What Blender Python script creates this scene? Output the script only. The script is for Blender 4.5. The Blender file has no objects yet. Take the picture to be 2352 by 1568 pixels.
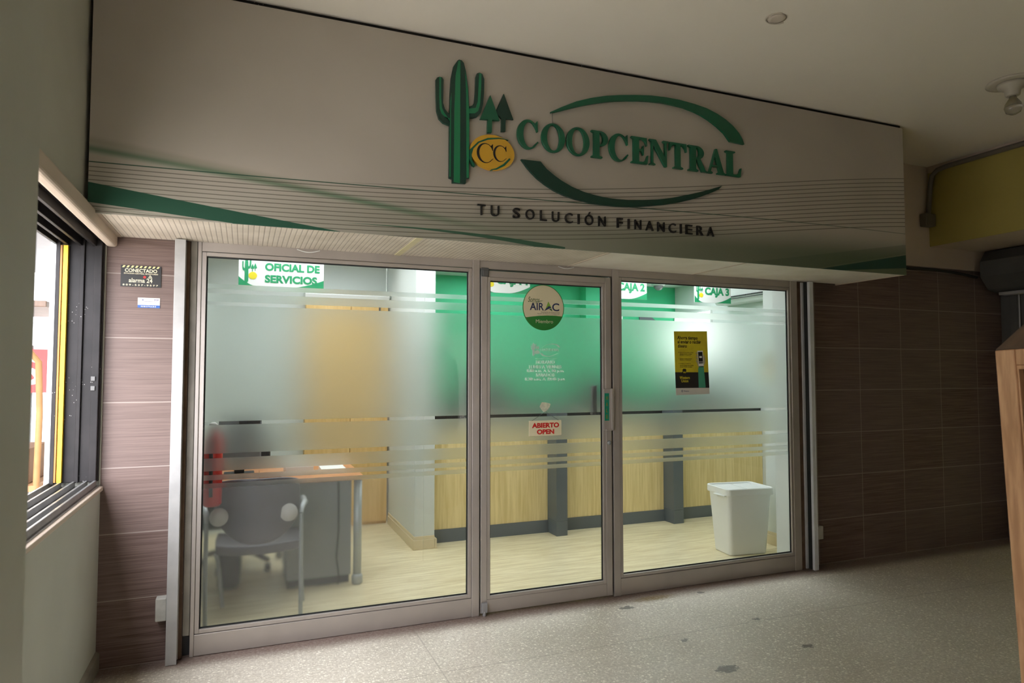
import bpy, bmesh, math, random
from math import pi, sin, cos, radians
from mathutils import Vector, Matrix
from mathutils.geometry import tessellate_polygon
random.seed(7)
S = bpy.context.scene
COL = S.collection

# ------------------------------------------------------------------ camera
cam_d = bpy.data.cameras.new('camera')
cam = bpy.data.objects.new('camera', cam_d)
COL.objects.link(cam)
cam_d.sensor_fit = 'HORIZONTAL'
cam_d.sensor_width = 36.0
cam_d.lens = 36.0 * 1536.37 / 2352.0
cam.location = (0, -4.118, 1.55)
cam.rotation_euler = (pi / 2 + 0.0469, 0, -0.3817)
cam_d.dof.use_dof = True
cam_d.dof.focus_distance = 4.9
cam_d.dof.aperture_fstop = 5.6
S.camera = cam

# ------------------------------------------------------------------ world, exposure
W = bpy.data.worlds.new('overcast_sky')
S.world = W
W.use_nodes = True
W.node_tree.nodes['Background'].inputs[0].default_value = (1.0, 1.0, 1.08, 1)
W.node_tree.nodes['Background'].inputs[1].default_value = 17.2
S.view_settings.view_transform = 'Standard'
S.view_settings.look = 'None'
S.view_settings.gamma = 1.0
S.view_settings.exposure = 0.0
S.view_settings.use_curve_mapping = False
S.cycles.use_denoising = True
S.cycles.sample_clamp_indirect = 6.0
S.cycles.max_bounces = 14
S.cycles.diffuse_bounces = 6
S.cycles.transmission_bounces = 10
S.cycles.transparent_max_bounces = 16
S.cycles.caustics_reflective = False

LAMP = 7.6          # brightness of the shop's ceiling panels


def portal(name, loc, rot, sx, sy):
    l = bpy.data.lights.new(name, 'AREA')
    l.shape = 'RECTANGLE'
    l.size = sx
    l.size_y = sy
    l.cycles.is_portal = True
    o = bpy.data.objects.new(name, l)
    o.location = loc
    o.rotation_euler = rot
    COL.objects.link(o)


portal('window_sky_portal', (-.96, -1.66, 1.62), (0, -pi / 2, 0), 1.36, 3.3)


# ------------------------------------------------------------------ colour and node helpers
def lin(c):
    c = c / 255.0
    return c / 12.92 if c <= 0.04045 else ((c + 0.055) / 1.055) ** 2.4


def rgb(r, g, b):
    return (lin(r), lin(g), lin(b), 1.0)


class X:
    """small expression wrapper over math nodes"""
    def __init__(self, nt, s):
        self.nt, self.s = nt, s

    def _op(self, op, *a):
        n = self.nt.nodes.new('ShaderNodeMath')
        n.operation = op
        for i, v in enumerate((self,) + a):
            if isinstance(v, X):
                self.nt.links.new(v.s, n.inputs[i])
            else:
                n.inputs[i].default_value = v
        return X(self.nt, n.outputs[0])

    def __add__(self, o): return self._op('ADD', o)
    __radd__ = __add__
    def __sub__(self, o): return self._op('SUBTRACT', o)
    def __rsub__(self, o): return (self * -1.0) + o
    def __mul__(self, o): return self._op('MULTIPLY', o)
    __rmul__ = __mul__
    def __truediv__(self, o): return self._op('DIVIDE', o)
    def abs(self): return self._op('ABSOLUTE')
    def floor(self): return self._op('FLOOR')
    def mod(self, o): return self._op('FLOORED_MODULO', o)
    def gt(self, o): return self._op('GREATER_THAN', o)
    def lt(self, o): return self._op('LESS_THAN', o)
    def max(self, o): return self._op('MAXIMUM', o)
    def min(self, o): return self._op('MINIMUM', o)
    def sin(self): return self._op('SINE')
    def clamp(self): return self.max(0.0).min(1.0)
    def between(self, a, b): return self.gt(a) * self.lt(b)

    def ramp(self, a, b):
        n = self.nt.nodes.new('ShaderNodeMapRange')
        n.interpolation_type = 'SMOOTHSTEP'
        self.nt.links.new(self.s, n.inputs[0])
        n.inputs[1].default_value = a
        n.inputs[2].default_value = b
        return X(self.nt, n.outputs[0])


def poly(x, cs):
    r = x * cs[0] + cs[1]
    for c in cs[2:]:
        r = r * x + c
    return r


class Mat:
    def __init__(self, name, base=(0.8, 0.8, 0.8, 1), rough=0.5, metal=0.0, spec=0.5):
        self.m = bpy.data.materials.new(name)
        self.m.use_nodes = True
        self.nt = self.m.node_tree
        self.b = self.nt.nodes['Principled BSDF']
        self.out = self.nt.nodes['Material Output']
        self.b.inputs['Base Color'].default_value = base
        self.b.inputs['Roughness'].default_value = rough
        self.b.inputs['Metallic'].default_value = metal
        self.b.inputs['Specular IOR Level'].default_value = spec
        self.base = None
        self._pos = None

    def node(self, t): return self.nt.nodes.new(t)
    def link(self, a, b): self.nt.links.new(a.s if isinstance(a, X) else a, b)

    def pos(self):
        if self._pos is None:
            g = self.node('ShaderNodeNewGeometry')
            s = self.node('ShaderNodeSeparateXYZ')
            self.nt.links.new(g.outputs['Position'], s.inputs[0])
            self._vec = g.outputs['Position']
            self._pos = [X(self.nt, s.outputs[i]) for i in range(3)]
        return self._pos

    def vec(self, sx=1, sy=1, sz=1):
        tc = self.node('ShaderNodeTexCoord')
        mp = self.node('ShaderNodeMapping')
        mp.inputs['Scale'].default_value = (sx, sy, sz)
        self.nt.links.new(tc.outputs['Object'], mp.inputs[0])
        return mp.outputs[0]

    def noise(self, scale, detail=3, rough=0.5, sx=1, sy=1, sz=1):
        n = self.node('ShaderNodeTexNoise')
        n.inputs['Scale'].default_value = scale
        n.inputs['Detail'].default_value = detail
        n.inputs['Roughness'].default_value = rough
        self.nt.links.new(self.vec(sx, sy, sz), n.inputs['Vector'])
        return X(self.nt, n.outputs['Fac'])

    def voronoi(self, scale, feature='F1', sx=1, sy=1, sz=1):
        n = self.node('ShaderNodeTexVoronoi')
        n.feature = feature
        n.inputs['Scale'].default_value = scale
        self.nt.links.new(self.vec(sx, sy, sz), n.inputs['Vector'])
        return n

    def mix(self, fac, a, b):
        """colours: tuples or sockets"""
        n = self.node('ShaderNodeMix')
        n.data_type = 'RGBA'
        if isinstance(fac, X):
            self.nt.links.new(fac.s, n.inputs[0])
        else:
            n.inputs[0].default_value = fac
        for v, i in ((a, 6), (b, 7)):
            if isinstance(v, tuple):
                n.inputs[i].default_value = v
            else:
                self.nt.links.new(v, n.inputs[i])
        return n.outputs[2]

    def color(self, s):
        self.nt.links.new(s, self.b.inputs['Base Color'])
        return self

    def roughness(self, x):
        self.nt.links.new(x.s, self.b.inputs['Roughness'])

    def bump(self, x, strength=0.2, dist=0.01):
        n = self.node('ShaderNodeBump')
        n.inputs['Strength'].default_value = strength
        n.inputs['Distance'].default_value = dist
        self.nt.links.new(x.s, n.inputs['Height'])
        self.nt.links.new(n.outputs[0], self.b.inputs['Normal'])
        return self


def plain(name, c, rough=0.5, metal=0.0, var=0.12, scale=6.0, bump=0.0, spec=0.5):
    """one paint or plastic with slight mottling"""
    m = Mat(name, c, rough, metal, spec)
    n = m.noise(scale, 4)
    d = tuple(v * (1 - var) for v in c[:3]) + (1,)
    m.color(m.mix(n.ramp(0.3, 0.7), d, c))
    if bump:
        m.bump(m.noise(scale * 18, 3), bump, 0.003)
    return m.m


def emit(name, c, strength):
    m = Mat(name)
    e = m.node('ShaderNodeEmission')
    e.inputs[0].default_value = c
    e.inputs[1].default_value = strength
    m.link(e.outputs[0], m.out.inputs[0])
    return m.m


# ------------------------------------------------------------------ mesh builder
class MB:
    def __init__(self):
        self.v, self.f, self.mi, self.sm = [], [], [], []

    def add(self, vs, fs, m=0, smooth=False):
        o = len(self.v)
        self.v += [tuple(p) for p in vs]
        for f in fs:
            self.f.append([i + o for i in f])
            self.mi.append(m)
            self.sm.append(smooth)
        return self

    def box(self, x0, x1, y0, y1, z0, z1, m=0):
        vs = [(x, y, z) for x in (x0, x1) for y in (y0, y1) for z in (z0, z1)]
        return self.add(vs, [(0, 1, 3, 2), (4, 6, 7, 5), (0, 4, 5, 1), (2, 3, 7, 6), (0, 2, 6, 4), (1, 5, 7, 3)], m)

    def prism(self, loops, a0, a1, axis='y', m=0):
        """loops: outer + holes as 2D points; axis: extrusion axis. 2D is (x,z) for y, (y,z) for x, (x,y) for z"""
        def p(q, a):
            return {'y': (q[0], a, q[1]), 'x': (a, q[0], q[1]), 'z': (q[0], q[1], a)}[axis]
        flat = [q for l in loops for q in l]
        n = len(flat)
        tris = tessellate_polygon([[Vector((q[0], q[1], 0)) for q in l] for l in loops])
        vs = [p(q, a0) for q in flat] + [p(q, a1) for q in flat]
        fs = []
        for t in tris:
            fs.append(tuple(t))
            fs.append(tuple(i + n for i in reversed(t)))
        o = 0
        for l in loops:
            k = len(l)
            for i in range(k):
                j = (i + 1) % k
                fs.append((o + i, o + j, o + j + n, o + i + n))
            o += k
        return self.add(vs, fs, m)

    def tube(self, path, r, seg=10, m=0, cap=True):
        path = [Vector(p) for p in path]
        n = len(path)
        rs = r if isinstance(r, (list, tuple)) else [r] * n
        t0 = (path[1] - path[0]).normalized()
        up = Vector((0, 0, 1)) if abs(t0.z) < 0.9 else Vector((1, 0, 0))
        nrm = t0.cross(up).normalized()
        vs, fs = [], []
        for i, p in enumerate(path):
            t = (path[min(i + 1, n - 1)] - path[max(i - 1, 0)]).normalized()
            nrm = (nrm - t * nrm.dot(t)).normalized()
            b = t.cross(nrm)
            for k in range(seg):
                a = 2 * pi * k / seg
                vs.append(p + (nrm * cos(a) + b * sin(a)) * rs[i])
        for i in range(n - 1):
            for k in range(seg):
                k2 = (k + 1) % seg
                fs.append((i * seg + k, i * seg + k2, (i + 1) * seg + k2, (i + 1) * seg + k))
        self.add(vs, fs, m, True)
        if cap:
            self.add(vs[:seg], [tuple(range(seg))], m)
            self.add(vs[-seg:], [tuple(reversed(range(seg)))], m)
        return self

    def lathe(self, prof, c=(0, 0, 0), axis='z', seg=24, m=0):
        vs, fs = [], []
        for r, h in prof:
            for k in range(seg):
                a = 2 * pi * k / seg
                q = (r * cos(a), r * sin(a), h)
                if axis == 'y':
                    q = (q[0], q[2], q[1])
                elif axis == 'x':
                    q = (q[2], q[0], q[1])
                vs.append((q[0] + c[0], q[1] + c[1], q[2] + c[2]))
        for i in range(len(prof) - 1):
            for k in range(seg):
                k2 = (k + 1) % seg
                fs.append((i * seg + k, i * seg + k2, (i + 1) * seg + k2, (i + 1) * seg + k))
        fs.append(tuple(reversed(range(seg))))
        fs.append(tuple((len(prof) - 1) * seg + k for k in range(seg)))
        return self.add(vs, fs, m, True)

    def grid(self, fn, nu, nv, thick, m=0, close=True):
        """sheet fn(u,v)->(point) with thickness vector fn2"""
        vs, fs = [], []
        off = Vector(thick)
        for s in (0, 1):
            for i in range(nu + 1):
                for j in range(nv + 1):
                    vs.append(Vector(fn(i / nu, j / nv)) + off * s)
        N = (nu + 1) * (nv + 1)
        idx = lambda i, j: i * (nv + 1) + j
        for i in range(nu):
            for j in range(nv):
                q = (idx(i, j), idx(i + 1, j), idx(i + 1, j + 1), idx(i, j + 1))
                fs.append(q)
                fs.append(tuple(k + N for k in reversed(q)))
        edge = [idx(i, 0) for i in range(nu + 1)] + [idx(nu, j) for j in range(1, nv + 1)] + \
               [idx(i, nv) for i in range(nu - 1, -1, -1)] + [idx(0, j) for j in range(nv - 1, 0, -1)]
        for a, b in zip(edge, edge[1:] + edge[:1]):
            fs.append((a, a + N, b + N, b))
        return self.add(vs, fs, m, True)

    def build(self, name, mats, parent=None, bevel=0.0, recalc=True, seg=2):
        if not isinstance(mats, (list, tuple)):
            mats = [mats]
        off = Vector((0, 0, 0))
        q = parent
        while q is not None:
            off += q.location
            q = q.parent
        me = bpy.data.meshes.new(name)
        me.from_pydata([Vector(p) - off for p in self.v], [], self.f)
        for i, p in enumerate(me.polygons):
            p.material_index = self.mi[i]
            p.use_smooth = self.sm[i]
        for m in mats:
            me.materials.append(m)
        if recalc:
            bm = bmesh.new()
            bm.from_mesh(me)
            bmesh.ops.recalc_face_normals(bm, faces=bm.faces)
            bm.to_mesh(me)
            bm.free()
        me.update()
        o = bpy.data.objects.new(name, me)
        COL.objects.link(o)
        if parent is not None:
            o.parent = parent
        if bevel:
            b = o.modifiers.new('bevel', 'BEVEL')
            b.width = bevel
            b.segments = seg
            b.limit_method = 'ANGLE'
            b.angle_limit = radians(40)
        return o


def box(name, mat, x0, x1, y0, y1, z0, z1, parent=None, bevel=0.0):
    return MB().box(x0, x1, y0, y1, z0, z1).build(name, mat, parent, bevel)


def tag(o, label, cat, group=None, kind=None):
    if label:
        o['label'] = label
    if cat:
        o['category'] = cat
    if group:
        o['group'] = group
    if kind:
        o['kind'] = kind
    return o


def thing(name, loc, label, cat, group=None, kind=None):
    o = bpy.data.objects.new(name, None)
    o.empty_display_size = 0.1
    o.location = loc
    COL.objects.link(o)
    return tag(o, label, cat, group, kind)


def part_label(o, label):
    o['label'] = label
    return o


def struct(o, label, cat):
    return tag(o, label, cat, None, 'structure')


def dup(root, delta, label=None, group=None):
    r = root.copy()
    COL.objects.link(r)
    r.location = root.location + Vector(delta)
    if label:
        r['label'] = label
    if group:
        r['group'] = group
    for ch in list(root.children):
        c = ch.copy()
        COL.objects.link(c)
        c.parent = r
        for g in list(ch.children):
            d = g.copy()
            COL.objects.link(d)
            d.parent = c
    return r


# ---- lettering
_glyph = {}


def text_verts(s, off=0.0, shear=0.0):
    key = (s, off, shear)
    if key not in _glyph:
        cu = bpy.data.curves.new('lettering', 'FONT')
        cu.body = s
        cu.size = 1
        cu.extrude = 0.5
        cu.offset = off
        cu.shear = shear
        cu.resolution_u = 4
        ob = bpy.data.objects.new('lettering', cu)
        COL.objects.link(ob)
        dg = bpy.context.evaluated_depsgraph_get()
        me = bpy.data.meshes.new_from_object(ob.evaluated_get(dg))
        vs = [tuple(v.co) for v in me.vertices]
        fs = [tuple(p.vertices) for p in me.polygons]
        bpy.data.objects.remove(ob)
        bpy.data.curves.remove(cu)
        bpy.data.meshes.remove(me)
        _glyph[key] = (vs, fs)
    return _glyph[key]


def put_text(mb, s, x0, x1, z0, z1, y0, y1, m=0, off=0.0, shear=0.0, face='-y'):
    """letters filling the box x0..x1, z0..z1; front at y0, back at y1"""
    vs, fs = text_verts(s, off, shear)
    ax = min(v[0] for v in vs); bx = max(v[0] for v in vs)
    az = min(v[1] for v in vs); bz = max(v[1] for v in vs)
    out = []
    for v in vs:
        px = x0 + (v[0] - ax) / (bx - ax) * (x1 - x0)
        pz = z0 + (v[1] - az) / (bz - az) * (z1 - z0)
        py = y0 if v[2] > 0 else y1
        out.append((px, py, pz) if face == '-y' else (py, px, pz))
    mb.add(out, fs, m)
    return mb


def arc(cx, cy, rx, ry, a0, a1, n):
    return [(cx + rx * cos(radians(a0 + (a1 - a0) * i / n)), cy + ry * sin(radians(a0 + (a1 - a0) * i / n))) for i in range(n + 1)]


SERIF = {
    'O': [arc(.5, .5, .5, .5, 0, 350, 35), arc(.5, .5, .265, .435, 0, 350, 35)],
    'C': [arc(.5, .5, .5, .5, 52, 318, 30) + [(.97, .26), (.93, .30)] + arc(.575, .5, .30, .435, 310, 62, 26) +
          [(.80, .80), (.87, .70), (.90, .62), (.945, .62), (.93, .985), (.89, .985), (.85, .93)]],
    'P': [[(0, 0), (.64, 0), (.64, .05), (.48, .09), (.48, .44)] + arc(.52, .72, .48, .28, -90, 90, 16) +
          [(0, 1), (0, .95), (.14, .91), (.14, .09), (0, .05)],
          [(.48, .505)] + arc(.5, .72, .20, .215, -90, 90, 12) + [(.48, .935)]],
    'E': [[(0, 0), (.94, 0), (1, .34), (.94, .34), (.84, .16), (.70, .08), (.46, .08), (.46, .48), (.58, .48), (.66, .42),
           (.69, .33), (.74, .33), (.74, .70), (.69, .70), (.66, .61), (.58, .55), (.46, .55), (.46, .92), (.68, .92),
           (.80, .86), (.89, .70), (.94, .70), (.92, 1), (0, 1), (0, .95), (.13, .91), (.13, .09), (0, .05)]],
    'N': [[(0, 0.02), (.30, 0.02), (.30, .06), (.20, .10), (.20, .78), (.80, 0), (.90, 0), (.90, .91), (1, .95), (1, 1), (.70, 1),
           (.70, .95), (.80, .91), (.80, .38), (.34, 1), (0, 1), (0, .96), (.11, .90), (.11, .10), (0, .06)]],
    'T': [[(.22, 0), (.78, 0), (.78, .05), (.64, .09), (.64, .92), (.78, .90), (.90, .80), (.95, .68), (1, .68), (.98, 1),
           (.02, 1), (0, .68), (.05, .68), (.10, .80), (.22, .90), (.36, .92), (.36, .09), (.22, .05)]],
    'R': [[(0, 0), (.54, 0), (.54, .05), (.42, .09), (.42, .46), (.47, .46), (.74, 0), (1.0, 0), (1, .05), (.93, .08), (.67, .49)] +
          arc(.46, .735, .40, .265, -55, 90, 14) + [(0, 1), (0, .95), (.13, .91), (.13, .09), (0, .05)],
          [(.42, .53)] + arc(.44, .735, .16, .2, -90, 90, 10) + [(.42, .935)]],
    'A': [[(0, 0), (.30, 0), (.30, .05), (.20, .09), (.27, .27), (.60, .27), (.67, .09), (.56, .05), (.56, 0), (1, 0), (1, .05),
           (.93, .09), (.56, 1), (.47, 1), (.11, .09), (0, .05)], [(.30, .34), (.57, .34), (.435, .70)]],
    'L': [[(0, 0), (.93, 0), (1, .36), (.94, .36), (.84, .18), (.70, .09), (.46, .08), (.46, .91), (.60, .95), (.60, 1), (0, 1),
           (0, .95), (.13, .91), (.13, .09), (0, .05)]],
}
THIN_C = [arc(.5, .5, .5, .5, 50, 318, 30) + [(.96, .24), (.94, .26)] + arc(.545, .5, .40, .465, 312, 58, 28) +
          [(.86, .80), (.92, .66), (.95, .66), (.94, .985), (.91, .985), (.87, .93)]]


def fit_loops(loops, x0, x1, z0, z1):
    return [[(x0 + p[0] * (x1 - x0), z0 + p[1] * (z1 - z0)) for p in l] for l in loops]


# logo outlines in metres on the sign's face (x along the sign, z up)
LOGO = dict(
    trunk=[[1.032, 2.622], [1.05, 2.615], [1.051, 2.595], [1.127, 2.599], [1.13, 2.627], [1.147, 2.63], [1.149, 2.991], [1.141, 3.141], [1.128, 3.232], [1.115, 3.28], [1.102, 3.293], [1.087, 3.295], [1.076, 3.286], [1.056, 3.253], [1.042, 3.184], [1.036, 3.099], [1.033, 2.974]],
    larm=[[1.033, 2.914], [0.997, 2.923], [0.973, 2.944], [0.96, 2.988], [0.956, 3.07], [0.955, 3.161], [0.962, 3.172], [0.974, 3.178], [0.989, 3.177], [0.998, 3.166], [0.997, 3.093], [0.996, 3.035], [1.006, 3.003], [1.02, 2.987], [1.035, 2.976]],
    rarm=[[1.146, 2.972], [1.172, 2.976], [1.194, 2.985], [1.216, 3.013], [1.229, 3.062], [1.235, 3.131], [1.236, 3.208], [1.224, 3.236], [1.208, 3.241], [1.193, 3.235], [1.186, 3.215], [1.183, 3.123], [1.178, 3.067], [1.166, 3.046], [1.146, 3.037]],
    tree1=[[1.272, 3.121], [1.329, 2.983], [1.283, 2.98], [1.281, 2.908], [1.256, 2.904], [1.258, 2.979], [1.212, 2.976]],
    tree2=[[1.356, 3.145], [1.415, 3.002], [1.367, 3.0], [1.365, 2.926], [1.34, 2.923], [1.342, 2.997], [1.32, 3.017], [1.311, 3.042]],
    upsw=[[1.651, 3.082], [1.721, 3.121], [1.819, 3.17], [1.92, 3.207], [2.022, 3.236], [2.126, 3.257], [2.232, 3.274], [2.34, 3.288], [2.451, 3.295], [2.563, 3.294], [2.677, 3.285], [2.771, 3.271], [2.853, 3.248], [2.925, 3.218], [2.984, 3.183], [3.033, 3.141], [3.059, 3.104], [3.074, 3.071], [2.958, 3.076], [2.911, 3.126], [2.852, 3.164], [2.793, 3.194], [2.735, 3.217], [2.677, 3.233], [2.596, 3.248], [2.506, 3.254], [2.428, 3.255], [2.34, 3.25], [2.253, 3.241], [2.178, 3.23], [2.094, 3.215], [2.021, 3.198], [1.94, 3.176], [1.869, 3.154], [1.789, 3.125], [1.721, 3.099], [1.667, 3.081], [1.653, 3.078]],
    losw=[[1.462, 2.777], [1.584, 2.778], [1.623, 2.739], [1.671, 2.707], [1.719, 2.68], [1.787, 2.651], [1.866, 2.628], [1.946, 2.615], [2.017, 2.608], [2.099, 2.607], [2.173, 2.609], [2.279, 2.619], [2.387, 2.633], [2.498, 2.655], [2.611, 2.685], [2.703, 2.711], [2.785, 2.737], [2.886, 2.772], [2.856, 2.744], [2.796, 2.716], [2.726, 2.687], [2.645, 2.659], [2.554, 2.632], [2.442, 2.606], [2.332, 2.587], [2.246, 2.574], [2.172, 2.566], [2.089, 2.561], [2.017, 2.561], [1.915, 2.566], [1.816, 2.577], [1.738, 2.593], [1.671, 2.616], [1.614, 2.645], [1.566, 2.674], [1.529, 2.705], [1.497, 2.736]],
    larm_in=[[1.033, 2.953], [1.003, 2.960], [0.987, 2.974], [0.977, 3.0], [0.974, 3.06], [0.973, 3.176], [0.983, 3.177], [0.984, 3.06], [0.989, 3.005], [1.0, 2.985], [1.033, 2.94]],
    rarm_in=[[1.146, 2.998], [1.18, 3.003], [1.2, 3.02], [1.211, 3.06], [1.216, 3.14], [1.218, 3.236], [1.204, 3.238], [1.2, 3.14], [1.196, 3.07], [1.184, 3.035], [1.146, 3.025]],
)


def logo_mark(x0, z0, w, h, mirror=False):
    """cactus, trees, seal as simple outlines inside a box (for the small printed marks)"""
    def t(l):
        return [(x0 + (p[0] - 0.955) / 0.46 * w, z0 + (p[1] - 2.595) / 0.70 * h) for p in l]
    return {k: t(LOGO[k]) for k in ('trunk', 'larm', 'rarm', 'tree1', 'tree2')}, t(arc(1.285, 2.793, .132, .1, 0, 345, 23))


# ------------------------------------------------------------------ materials
wall_paint = plain('greige_wall_paint', rgb(186, 187, 174), 0.6, var=0.06, scale=3, bump=0.15)
ceil_paint = plain('cream_ceiling_paint', rgb(242, 236, 222), 0.8, var=0.03, scale=1.5)
beige_paint = plain('beige_wall_paint', rgb(200, 184, 166), 0.7, var=0.05, scale=2)
yellow_paint = plain('yellow_beam_paint', rgb(172, 158, 84), 0.6, var=0.06, scale=3)
white_paint = plain('white_shop_paint', rgb(206, 212, 206), 0.7, var=0.03, scale=2)
green_paint = plain('green_shop_paint', rgb(54, 184, 128), 0.65, var=0.05, scale=2)
alu = plain('brushed_aluminium_frame', rgb(182, 174, 166), 0.38, 0.55, var=0.10, scale=4)
alu_light = plain('pale_aluminium_track', rgb(176, 175, 172), 0.45, 0.3, var=0.18, scale=7)
black_alu = plain('black_window_frame', rgb(40, 36, 36), 0.35, 0.2, var=0.2, scale=8)
_m = Mat('black_window_frame_specked', rgb(30, 27, 27), .5, 0.0, .25)
_v = _m.voronoi(70)
_d = X(_m.nt, _v.outputs['Distance'])
_c = _m.noise(5, 4).ramp(.5, .72)
_m.color(_m.mix(_d.lt(.13) * _c.gt(.25), _m.mix(_m.noise(8, 4).ramp(.3, .7), rgb(22, 20, 20), rgb(34, 31, 31)), rgb(170, 168, 164)))
black_alu = _m.m
rubber = plain('black_gasket', rgb(22, 26, 24), 0.7, var=0.1)
rust = plain('rusty_steel_post', rgb(110, 86, 66), 0.7, 0.2, var=0.35, scale=14)
dark_metal = plain('dark_painted_steel', rgb(96, 96, 94), 0.5, 0.3, var=0.12)
chrome = plain('satin_chrome_tube', rgb(150, 156, 154), 0.4, 0.4, var=0.05)
black_plastic = plain('black_plastic', rgb(40, 40, 42), 0.5, var=0.1)
grey_plastic = plain('charcoal_shell_plastic', rgb(92, 88, 90), 0.45, var=0.08, scale=4)
pale_plastic = plain('pale_grey_plastic', rgb(196, 194, 186), 0.5, var=0.05)
white_plastic = plain('white_plastic', rgb(226, 228, 224), 0.4, var=0.03)
bin_plastic = plain('off_white_bin_plastic', rgb(226, 228, 222), 0.45, var=0.03, scale=3)
slate = plain('slate_grey_laminate', rgb(92, 100, 104), 0.45, var=0.08, scale=3)
desk_grey = plain('grey_desk_panel', rgb(132, 136, 134), 0.5, var=0.05)
granite = plain('dark_granite_ledge', rgb(42, 42, 40), 0.35, var=0.4, scale=60)
white_ledge = plain('white_counter_ledge', rgb(212, 222, 214), 0.4, var=0.03)
red_paint = plain('red_gloss_paint', rgb(188, 34, 30), 0.35, var=0.1)
green_letter = plain('green_sign_acrylic', rgb(18, 96, 66), 0.35, var=0.06)
green_dark = plain('dark_green_acrylic', rgb(16, 58, 46), 0.35, var=0.06)
green_light = plain('bright_green_acrylic', rgb(28, 128, 84), 0.35, var=0.06)
gold = plain('gold_sign_acrylic', rgb(218, 168, 48), 0.35, var=0.05)
black_letter = plain('black_sign_letter', rgb(26, 24, 24), 0.5, var=0.08)
print_green = plain('printed_green', rgb(30, 150, 96), 0.5, var=0.04)
print_red = plain('printed_red', rgb(190, 30, 24), 0.5, var=0.05)
print_white = plain('printed_white', rgb(236, 236, 230), 0.5, var=0.03)
print_black = plain('printed_black', rgb(28, 28, 26), 0.5, var=0.05)
print_yellow = plain('printed_yellow', rgb(206, 190, 44), 0.5, var=0.05)
cream = plain('cream_card', rgb(214, 204, 168), 0.55, var=0.05)
tan_wood = Mat('tan_painted_wood', rgb(188, 134, 88), 0.55)
tan_wood.color(tan_wood.mix(tan_wood.noise(9, 5, sx=4, sy=4, sz=1).ramp(.3, .75), rgb(168, 122, 84), rgb(202, 156, 116)))
tan_wood.bump(tan_wood.noise(40, 3), 0.15, 0.003)
tan_wood = tan_wood.m


def wood(name, a, b, sx, sy, sz, rough=0.45, scale=3.0):
    m = Mat(name, a, rough)
    n = m.noise(scale, 6, 0.6, sx, sy, sz)
    n2 = m.noise(scale * 0.3, 2, 0.5, sx, sy, sz)
    m.color(m.mix((n * 0.7 + n2 * 0.3).ramp(.36, .64), a, b))
    return m.m


counter_wood = wood('pale_oak_laminate', rgb(212, 190, 130), rgb(234, 214, 158), 14, 14, 0.7)
closet_wood = wood('honey_wood_panel', rgb(208, 170, 102), rgb(226, 190, 126), 12, 12, 0.6)
desk_wood = wood('cherry_desk_top', rgb(176, 118, 74), rgb(198, 142, 96), 1, 14, 14)
dark_wood = wood('dark_brown_wood', rgb(76, 56, 42), rgb(100, 76, 56), 6, 6, 1)


def floor_planks():
    m = Mat('pale_plank_flooring', rgb(232, 220, 178), 0.35)
    x, y, z = m.pos()
    n = m.noise(2.2, 6, 0.65, 1.0, 9, 1)
    n2 = m.noise(7, 4, 0.6, 0.6, 10, 1)
    seam = (y / 0.19).mod(1.0).lt(0.02)
    c = m.mix((n * .6 + n2 * .4).ramp(.34, .66), rgb(206, 190, 146), rgb(238, 228, 190))
    m.color(m.mix(seam * 0.25, c, rgb(170, 152, 110)))
    return m.m


def tile_mat(name, x0, dx, zs_off, dz, zlist=None):
    """brown linear-striped tile, joints at world x/z"""
    m = Mat(name, rgb(120, 98, 89), 0.38, spec=0.14)
    x, y, z = m.pos()
    st = m.noise(60, 3, 0.6, 0.05, 0.05, 4.5)
    st2 = m.noise(14, 4, 0.6, 0.12, 0.12, 6.0)
    c = m.mix((st * .6 + st2 * .4).ramp(.36, .64), rgb(90, 72, 65), rgb(128, 108, 101))
    cell = ((z - zs_off) / dz).floor()
    if dx:
        cell = cell * 7.3 + ((x - x0) / dx).floor() * 3.1
    tone = (cell * 12.9898).sin().abs() * 0.5
    c = m.mix(tone, c, rgb(116, 103, 98))
    j = ((z - zs_off + 0.003) / dz).mod(1.0).lt(0.006 / dz)
    if dx:
        j = j.max(((x - x0 + 0.003) / dx).mod(1.0).lt(0.006 / dx))
    m.color(m.mix(j, c, rgb(150, 138, 130)))
    m.bump(j * -1.0 + st * 0.1, 0.3, 0.003)
    return m.m


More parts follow.
